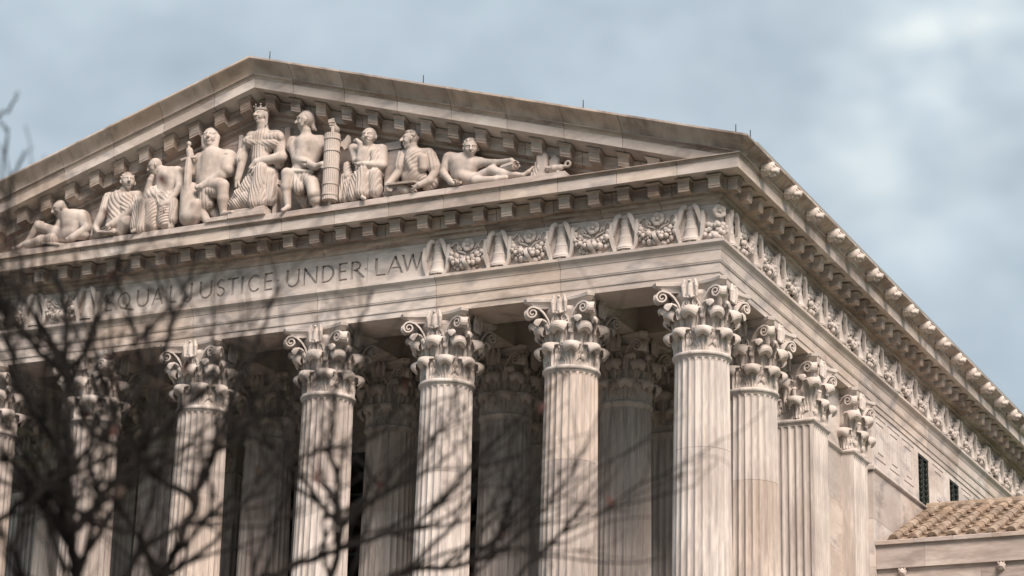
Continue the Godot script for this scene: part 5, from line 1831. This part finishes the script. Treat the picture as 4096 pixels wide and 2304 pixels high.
func build_statues() -> void:
	var made := {}
	for key in FIGURES:
		var d: Array = FIGURES[key]
		var t := thing("statue", FIGURE_LABELS[key], "statue", Vector3(d[0], 26.32, 0.0), "marble figures in the gable")
		made[key] = t
		var b := PackedFloat32Array(d[2])
		for hd in d[1]: head(b, Vector3(hd[0], hd[1], hd[2]), hd[3], hd[4], hd[5], hd[6])
		put("figure", carve(b, 0.017), M.statue, t)
	# what they wear, hold or sit on; all positions relative to the figure's place on the ledge
	var t: Node3D = made.woman
	var o := t.position
	var s := Shape.new()
	var hd: Array = FIGURES.woman[1][0]
	var hc := Vector3(hd[0], hd[1], hd[2])
	s.lathe([[0.225, 0.0], [0.24, 0.02], [0.245, 0.07], [0.23, 0.07], [0.22, 0.02]], 24)
	for k in 9:
		var a := TAU * k / 9.0 - 0.35
		var c := Vector3(sin(a), 0, cos(a)) * 0.245
		var side := Vector3(cos(a), 0, -sin(a)) * 0.045
		s.tri(c + Vector3(0, 0.06, 0) - side, c + Vector3(0, 0.06, 0) + side, c * 1.08 + Vector3(0, 0.17, 0))
		s.tri(c * 0.86 + Vector3(0, 0.06, 0) - side, c * 0.86 + Vector3(0, 0.06, 0) + side, c * 1.08 + Vector3(0, 0.17, 0))
		s.ball(c * 1.08 + Vector3(0, 0.17, 0), Vector3(0.025, 0.025, 0.025), 6, 4)
	put("crown", s, M.statue, t, Transform3D(Basis(), hc + Vector3(0, 0.15, -0.02)))
	var throne := node("throne", t)
	for q in [[-15.13, 26.9, 0.82, -15.0, 29.6, 0.98], [-13.46, 26.55, 0.82, -13.28, 29.6, 0.98]]:
		s = Shape.new()
		s.block(Vector3(q[0], q[1], q[2]) - o, Vector3(q[3], q[4], q[5]) - o, 0.02)
		put("back_post", s, M.statue, throne)
	s = Shape.new()
	s.box(Vector3(-15.0, 27.2, 0.82) - o, Vector3(-13.46, 29.3, 0.87) - o)
	put("throne_back", s, M.statue, throne)
	s = Shape.new()
	s.block(Vector3(-14.9, 27.62, 0.87) - o, Vector3(-13.42, 27.78, 1.25) - o, 0.02)
	s.block(Vector3(-13.60, 26.56, 0.87) - o, Vector3(-13.46, 27.62, 1.22) - o, 0.01)
	s.box(Vector3(-14.6, 26.56, 0.87) - o, Vector3(-13.62, 27.6, 1.1) - o)
	put("seat", s, M.statue, throne)
	s = Shape.new()
	s.block(Vector3(-14.92, 26.552, 0.85) - o, Vector3(-13.62, 26.70, 1.66) - o, 0.015)
	s.block(Vector3(-14.88, 26.702, 0.85) - o, Vector3(-13.66, 26.84, 1.60) - o, 0.03)
	put("foot_step", s, M.statue, t)
	t = made.swordsman
	o = t.position
	s = Shape.new()
	s.tube([Vector3(-16.57, 28.84, 1.52) - o, Vector3(-16.56, 28.4, 1.54) - o, Vector3(-16.54, 27.75, 1.55) - o, Vector3(-16.60, 27.35, 1.55) - o, Vector3(-16.66, 27.2, 1.55) - o], [0.105, 0.13, 0.12, 0.10, 0.05], 8)
	s.tube([Vector3(-16.84, 28.78, 1.55) - o, Vector3(-16.57, 28.84, 1.55) - o, Vector3(-16.28, 28.78, 1.55) - o], [0.05, 0.04, 0.05], 8)
	s.tube([Vector3(-16.58, 28.84, 1.53) - o, Vector3(-16.62, 29.28, 1.52) - o], [0.045, 0.045], 8)
	s.ball(Vector3(-16.62, 29.32, 1.52) - o, Vector3(0.075, 0.085, 0.075), 10, 8)
	put("sword", s, M.statue, t)
	s = Shape.new()
	s.block(Vector3(-15.75, 26.552, 0.85) - o, Vector3(-14.96, 26.68, 1.62) - o, 0.02)
	put("foot_block", s, M.statue, t)
	t = made.guard
	o = t.position
	var bundle := node("rod_bundle", t)
	for k in 20:
		var a := TAU * k / 20.0
		s = Shape.new()
		var c := Vector3(-11.43 + 0.205 * sin(a), 0, 1.5 + 0.205 * cos(a)) - o
		s.tube([c + Vector3(-0.01, 28.86, 0), c + Vector3(0.01, 26.70, 0)], [0.042, 0.042], 7)
		put("rod", s.smooth(), M.statue, bundle)
	s = Shape.new()
	s.tube([Vector3(-11.44, 29.1, 1.5) - o, Vector3(-11.42, 26.55, 1.5) - o], [0.06, 0.06], 8)
	s.tube([Vector3(-11.44, 28.87, 1.5) - o, Vector3(-11.42, 26.69, 1.5) - o], [0.19, 0.19], 16)
	put("core", s, M.statue, bundle)
	for y in [28.68, 28.28, 27.72, 27.2, 26.86]:
		s = Shape.new()
		s.lathe([[0.24, -0.025], [0.262, -0.02], [0.262, 0.02], [0.24, 0.025]], 28)
		put("band", s, M.statue, bundle, Transform3D(Basis(), Vector3(-11.43, y, 1.5) - o))
	s = Shape.new()
	var blade := PackedVector2Array()
	for q in [[0.0, -0.10], [0.10, -0.12], [0.17, -0.24], [0.25, -0.20], [0.33, 0.0], [0.33, 0.2], [0.26, 0.24], [0.17, 0.12], [0.08, 0.05], [0.0, 0.06]]: blade.append(Vector2(q[0], q[1]))
	var r0 := PackedVector3Array()
	var r1 := PackedVector3Array()
	for q in blade:
		r0.append(Vector3(q.x - 11.28, q.y + 28.62, 1.22) - o)
		r1.append(Vector3(q.x - 11.28, q.y + 28.62, 1.32) - o)
	s.loft([r0, r1], true)
	put("axe_blade", s, M.statue, bundle)
	t = made.scribe
	o = t.position
	s = Shape.new()
	s.box(Vector3(-0.33, -0.02, -0.14), Vector3(0.33, 0.03, 0.14))
	put("tablet", s, M.statue, t, Transform3D(Basis(Vector3(0, 0, 1), -0.12) * Basis(Vector3.RIGHT, 0.5), Vector3(-19.43, 26.74, 1.56) - o))
	s = Shape.new()
	s.tube([Vector3(-19.30, 26.95, 1.62) - o, Vector3(-19.66, 26.83, 1.62) - o], [0.02, 0.014], 6)
	put("stylus", s, M.statue, t)
	t = made.reader
	o = t.position
	s = Shape.new()
	s.box(Vector3(-0.35, -0.02, -0.2), Vector3(0.35, 0.03, 0.2))
	put("tablet", s, M.statue, t, Transform3D(Basis(Vector3(0, 0, 1), -0.2) * Basis(Vector3.RIGHT, 0.35), Vector3(-21.55, 26.66, 1.42) - o))
	t = made.planner
	o = t.position
	s = Shape.new()
	s.box(Vector3(-0.46, -0.03, -0.16), Vector3(0.46, 0.03, 0.16))
	put("drawing_board", s, M.statue, t, Transform3D(Basis(Vector3(0, 0, 1), -0.04) * Basis(Vector3.RIGHT, 0.2), Vector3(-8.91, 26.90, 1.56) - o))
	s = Shape.new()
	s.block(Vector3(-9.86, 26.56, 0.82) - o, Vector3(-9.36, 28.28, 0.98) - o, 0.02)
	s.block(Vector3(-9.92, 28.28, 0.82) - o, Vector3(-9.30, 28.36, 1.02) - o, 0.02)
	s.block(Vector3(-9.88, 28.36, 0.82) - o, Vector3(-9.34, 28.56, 1.0) - o, 0.04)
	put("pedestal", s, M.tympanum, t)
	t = made.recliner
	o = t.position
	for q in [[-5.75, 27.02, 1.22, -5.22, 26.98, 1.46, 0.145], [-7.22, 26.70, 1.40, -6.98, 26.68, 1.62, 0.11]]:
		s = Shape.new()
		var a := Vector3(q[0], q[1], q[2]) - o
		var b := Vector3(q[3], q[4], q[5]) - o
		var d := (b - a).normalized()
		var x := d.cross(Vector3.UP).normalized()
		var y := x.cross(d)
		var in_ := []
		var out := []
		for i in 34:
			var u := i / 33.0 * 2.6 * TAU
			var r: float = q[6] * (1.0 - 0.80 * i / 33.0)
			in_.append(a + (x * cos(u) + y * sin(u)) * r)
			out.append(b + (x * cos(u) + y * sin(u)) * r)
		s.grid([PackedVector3Array(in_), PackedVector3Array(out)])
		s.tube([a + d * 0.01, b - d * 0.03], [q[6] * 0.93, q[6] * 0.93], 14)
		put("scroll", s, M.statue, t)
	# stone tablets and an oil lamp at the narrow right end
	var tb := thing("stone_tablets", "pair of round-topped marble tablets behind the stone lamp", "tablets", Vector3(-4.28, 26.55, 1.2))
	for q in [[-0.29, -0.09, 0.66, 0.07], [0.07, 0.27, 0.50, -0.02]]:
		var tbones := PackedFloat32Array()
		for x in [q[0], (q[0] + q[1]) * 0.5, q[1]]: tbones.append_array(PackedFloat32Array([x, 0.09, q[3], 0.085, x, q[2] + (0.09 if x != q[0] and x != q[1] else 0.0), q[3], 0.095, 0.06, 0, 0, 0]))
		put("tablet", carve(tbones, 0.016), M.statue, tb)
	put("drape", carve(PackedFloat32Array([-0.50, 0.08, 0.0, 0.11, -0.36, 0.50, 0.0, 0.10, 0.03, 0.012, 20, 42, -0.40, 0.05, 0.08, 0.10, -0.30, 0.30, 0.08, 0.11, 0.03, 0.012, 20, 42]), 0.016), M.statue, tb)
	var lp := thing("oil_lamp", "boat-shaped marble oil lamp with ring handle at gable's right end", "lamp", Vector3(-4.0, 26.55, 1.4))
	var lb := PackedFloat32Array()
	for q in [[-0.02, 0.17, 0, 0.11, 0.16, 0.17, 0, 0.10, 0.05], [-0.3, 0.24, 0, 0.035, -0.05, 0.18, 0, 0.09, 0.06], [0.1, 0.04, 0, 0.07, 0.1, 0.1, 0, 0.05, 0.05], [0.16, 0.2, 0, 0.06, 0.32, 0.2, 0, 0.05, 0.04]]:
		lb.append_array(PackedFloat32Array(q))
		lb.append_array(PackedFloat32Array([0, 0, 0]))
	put("lamp_body", carve(lb, 0.016), M.statue, lp)
	s = Shape.new()
	var ring := []
	var rad := []
	for i in 21:
		var a := TAU * i / 20.0
		ring.append(Vector3(0.40 + 0.08 * cos(a), 0.26 + 0.08 * sin(a), 0))
		rad.append(0.036)
	s.tube(ring, rad, 8)
	put("handle", s, M.statue, lp)

# ---------------------------------------------------------------- bare tree close to the camera
const LIMBS := [
	[17.65,3.43,52.73,17.65,3.59,52.79,17.62,3.88,52.80,17.53,4.25,52.74,17.44,4.55,52.66,17.30,4.76,52.57, 0.022,0.009],
	[17.65,3.59,52.79,17.70,3.64,53.02,17.70,3.74,53.17,17.70,3.81,53.32, 0.017,0.009],
	[17.65,3.59,52.79,17.65,3.77,52.62,17.72,3.93,52.53,17.76,4.14,52.36,17.75,4.31,52.19,17.78,4.51,52.01, 0.017,0.006],
	[17.71,3.51,52.27,17.74,3.56,52.27,17.80,3.67,52.28,17.82,3.84,52.22,17.84,4.02,52.16,17.80,4.21,52.01,17.79,4.46,51.87,17.77,4.69,51.73,17.76,4.94,51.60, 0.02,0.006],
	[18.03,3.65,51.46,18.09,3.86,51.51,18.04,4.01,51.47,17.99,4.25,51.47,17.94,4.52,51.36,18.00,4.79,51.31,18.04,5.00,51.25, 0.015,0.005],
	[18.08,3.86,51.51,17.97,4.05,51.64,17.87,4.17,51.73,17.74,4.26,51.83, 0.009,0.005],
	[17.73,3.64,51.60,17.87,3.74,51.46,18.06,3.85,51.29,18.23,3.95,51.12,18.32,4.09,51.02,18.38,4.22,50.92,18.44,4.37,50.83, 0.013,0.005],
	[18.10,3.69,51.21,18.21,3.77,51.07,18.38,3.82,50.89,18.48,3.90,50.75,18.59,4.07,50.65,18.71,4.27,50.54, 0.014,0.005],
	[17.98,3.92,51.47,18.12,4.03,51.32,18.26,4.14,51.18,18.34,4.25,51.07,18.40,4.37,50.96, 0.009,0.004],
	[18.43,3.72,50.95,18.41,3.85,50.88,18.47,3.97,50.78,18.54,4.12,50.69,18.59,4.29,50.61, 0.011,0.004],
	[18.55,3.76,50.78,18.62,3.89,50.68,18.74,4.07,50.57,18.84,4.24,50.47, 0.009,0.004],
	[17.95,4.13,51.68,18.07,4.18,51.64,18.18,4.19,51.59,18.27,4.28,51.46,18.33,4.39,51.36,18.49,4.51,51.20, 0.008,0.004],
	[17.53,4.25,52.74,17.48,4.33,52.91,17.41,4.47,53.00,17.35,4.58,53.07, 0.012,0.006],
	[17.62,3.88,52.80,17.60,3.99,52.96,17.53,4.15,53.05,17.52,4.32,53.12,17.53,4.51,53.07,17.47,4.70,53.05, 0.012,0.005],
	[17.53,4.25,52.74,17.59,4.43,52.66,17.61,4.61,52.60,17.64,4.78,52.53, 0.01,0.004],
	[17.72,3.93,52.53,17.75,4.16,52.48,17.73,4.42,52.36,17.72,4.60,52.31,17.70,4.65,52.34,17.63,4.78,52.30,17.51,4.90,52.29, 0.012,0.004],
	[17.72,4.60,52.31,17.70,4.69,52.24,17.68,4.81,52.17,17.69,4.97,52.11, 0.008,0.004],
	[17.82,3.84,52.22,17.76,3.92,52.39,17.69,3.97,52.56,17.57,4.07,52.66,17.44,4.12,52.74, 0.011,0.005],
	[17.84,4.02,52.16,17.93,4.17,52.05,18.02,4.28,51.93,18.10,4.49,51.74,18.21,4.57,51.72, 0.009,0.004],
	[17.70,3.64,53.02,17.79,3.74,53.13,17.76,3.84,53.18,17.85,3.97,53.30, 0.01,0.005],
	[17.66,3.37,53.06,17.70,3.46,53.19,17.76,3.61,53.21,17.89,3.72,53.19,17.99,3.90,53.10, 0.015,0.006],
	[17.80,3.43,52.66,17.88,3.55,52.67,18.01,3.63,52.63,18.12,3.71,52.49,18.22,3.82,52.37,18.30,3.96,52.27, 0.013,0.005],
	[17.65,3.77,52.62,17.63,3.95,52.70,17.66,4.20,52.66,17.69,4.38,52.59,17.76,4.51,52.50, 0.01,0.004],
	[17.51,3.58,53.09,17.63,3.67,53.07,17.74,3.68,53.01,17.80,3.62,52.85,17.89,3.61,52.69, 0.012,0.006],
	[17.23,5.30,52.92,17.27,5.36,52.92,17.31,5.41,52.92, 0.005,0.003],
	[17.47,4.70,53.05,17.39,4.89,53.04,17.38,5.06,52.99,17.37,5.15,52.92, 0.005,0.003],
	[17.39,4.89,53.04,17.34,5.08,53.02,17.31,5.23,52.97,17.23,5.30,52.92, 0.004,0.003],
]

func build_tree() -> void:
	var base := Vector3(17.86, 0.0, 52.2)
	var t := thing("bare_tree", "dark bare tree with thin blurred branches close to the camera", "tree", base)
	var r := RandomNumberGenerator.new()
	r.seed = 4242
	# trunk, with boughs from the fork to every limb that starts below the picture
	var s := Shape.new()
	var fork := Vector3(17.84, 2.3, 52.15)
	s.tube([base - base, Vector3(0.01, 0.5, 0.0), Vector3(-0.02, 1.4, 0.02), fork - base, fork - base + Vector3(0, 0.2, 0)], [0.11, 0.085, 0.075, 0.07, 0.03], 10)
	put("trunk", s, M.bark, t)
	var twigs := []
	for l in LIMBS:
		var n: int = (l.size() - 2) / 3
		var pts := []
		for i in n: pts.append(Vector3(l[i * 3], l[i * 3 + 1], l[i * 3 + 2]) - base)
		var ra: float = l[n * 3] * 1.3
		var rb: float = l[n * 3 + 1] * 1.2
		var low: bool = pts[0].y < 3.75 and pts[0].y < pts[1].y
		var rooted: bool = low and not (n > 2 and absf(pts[0].y - 3.59) < 0.02)
		if rooted:
			var f := fork - base
			pts.push_front(f.lerp(pts[0], 0.5) + Vector3(0, -0.06, 0.02))
			pts.push_front(f)
		# soft wander between the given points
		var fine := []
		var rad := []
		for i in pts.size() - 1:
			for q in 4:
				var u := q / 4.0
				fine.append((pts[i] as Vector3).lerp(pts[i + 1], u) + Vector3(r.randfn(), r.randfn(), r.randfn()) * 0.006)
				rad.append(lerpf(ra, rb, (i + u) / (pts.size() - 1)))
		fine.append(pts[-1])
		rad.append(rb)
		s = Shape.new()
		s.tube(fine, rad, 6)
		put("branch", s, M.bark, t)
		# side twigs
		for i in range(2, fine.size()):
			if ra < 0.009 or r.randf() < (0.28 if fine[i].y < 4.4 else 0.78): continue
			var d: Vector3 = (fine[i] - fine[i - 1]).normalized()
			var away := (d.cross(Vector3(r.randfn(), r.randfn(), r.randfn())).normalized() * r.randf_range(0.6, 1.1) + d + Vector3(0, 0.35, 0)).normalized()
			twigs.append([fine[i], away, r.randf_range(0.16, 0.55), rad[i] * 0.55])
	# longer shoots first, each with twigs of its own
	for w in twigs.duplicate():
		if r.randf() < 0.60 or w[3] < 0.003: continue
		var p: Vector3 = w[0]
		var d: Vector3 = w[1]
		var pts := [p]
		var rad := [w[3] * 1.15]
		for i in 8:
			d = (d + Vector3(r.randfn(), r.randfn() + 0.25, r.randfn()) * 0.14).normalized()
			p += d * r.randf_range(0.07, 0.13)
			pts.append(p)
			rad.append(lerpf(w[3] * 1.15, 0.003, (i + 1) / 8.0))
			if i > 1 and r.randf() < 0.7: twigs.append([p, (d + Vector3(r.randfn(), r.randfn(), r.randfn()) * 0.6).normalized(), r.randf_range(0.12, 0.36), rad[-1] * 0.7])
		s = Shape.new()
		s.tube(pts, rad, 5)
		put("shoot", s, M.bark, t)
	# the 300 stoutest twigs are parts of their own, the finer ones one mass
	twigs.sort_custom(func(a, b): return a[3] * a[2] > b[3] * b[2])
	var fine_ones := Shape.new()
	var count := 0
	for w in twigs:
		var p: Vector3 = w[0]
		var d: Vector3 = w[1]
		var pts := [p]
		var rad := [w[3]]
		var n := 5
		for i in n:
			d = (d + Vector3(r.randfn(), r.randfn() + 0.2, r.randfn()) * 0.16).normalized()
			p += d * (w[2] / n)
			pts.append(p)
			rad.append(maxf(lerpf(w[3], 0.002, (i + 1) / float(n)), 0.002))
		s = Shape.new()
		s.tube(pts, rad, 5)
		count += 1
		if count <= 300: put("twig", s, M.bark, t)
		else: fine_ones.add(s)
		if r.randf() < 0.035: withered(t, p, r)
	if count > 300: put("fine_twigs", fine_ones, M.bark, t).set_meta("kind", "stuff")

func withered(t: Node3D, p: Vector3, r: RandomNumberGenerator) -> void:
	var s := Shape.new()
	var rows := []
	for j in 6:
		var v := j / 5.0
		var w := 0.018 * sin(clampf(v * 0.95 + 0.03, 0.0, 1.0) * PI)
		rows.append(PackedVector3Array([Vector3(-w, -v * 0.07, 0.012 * sin(v * 3.0) + w * 0.5), Vector3(0, -v * 0.07, 0.012 * sin(v * 3.0)), Vector3(w, -v * 0.07, 0.012 * sin(v * 3.0) + w * 0.5)]))
	s.grid(rows)
	put("leaf", s, M.leaf_red if r.randf() < 0.6 else M.leaf_brown, t, Transform3D(Basis.from_euler(Vector3(r.randf_range(-0.6, 0.6), r.randf() * TAU, r.randf_range(-0.6, 0.6))), p))
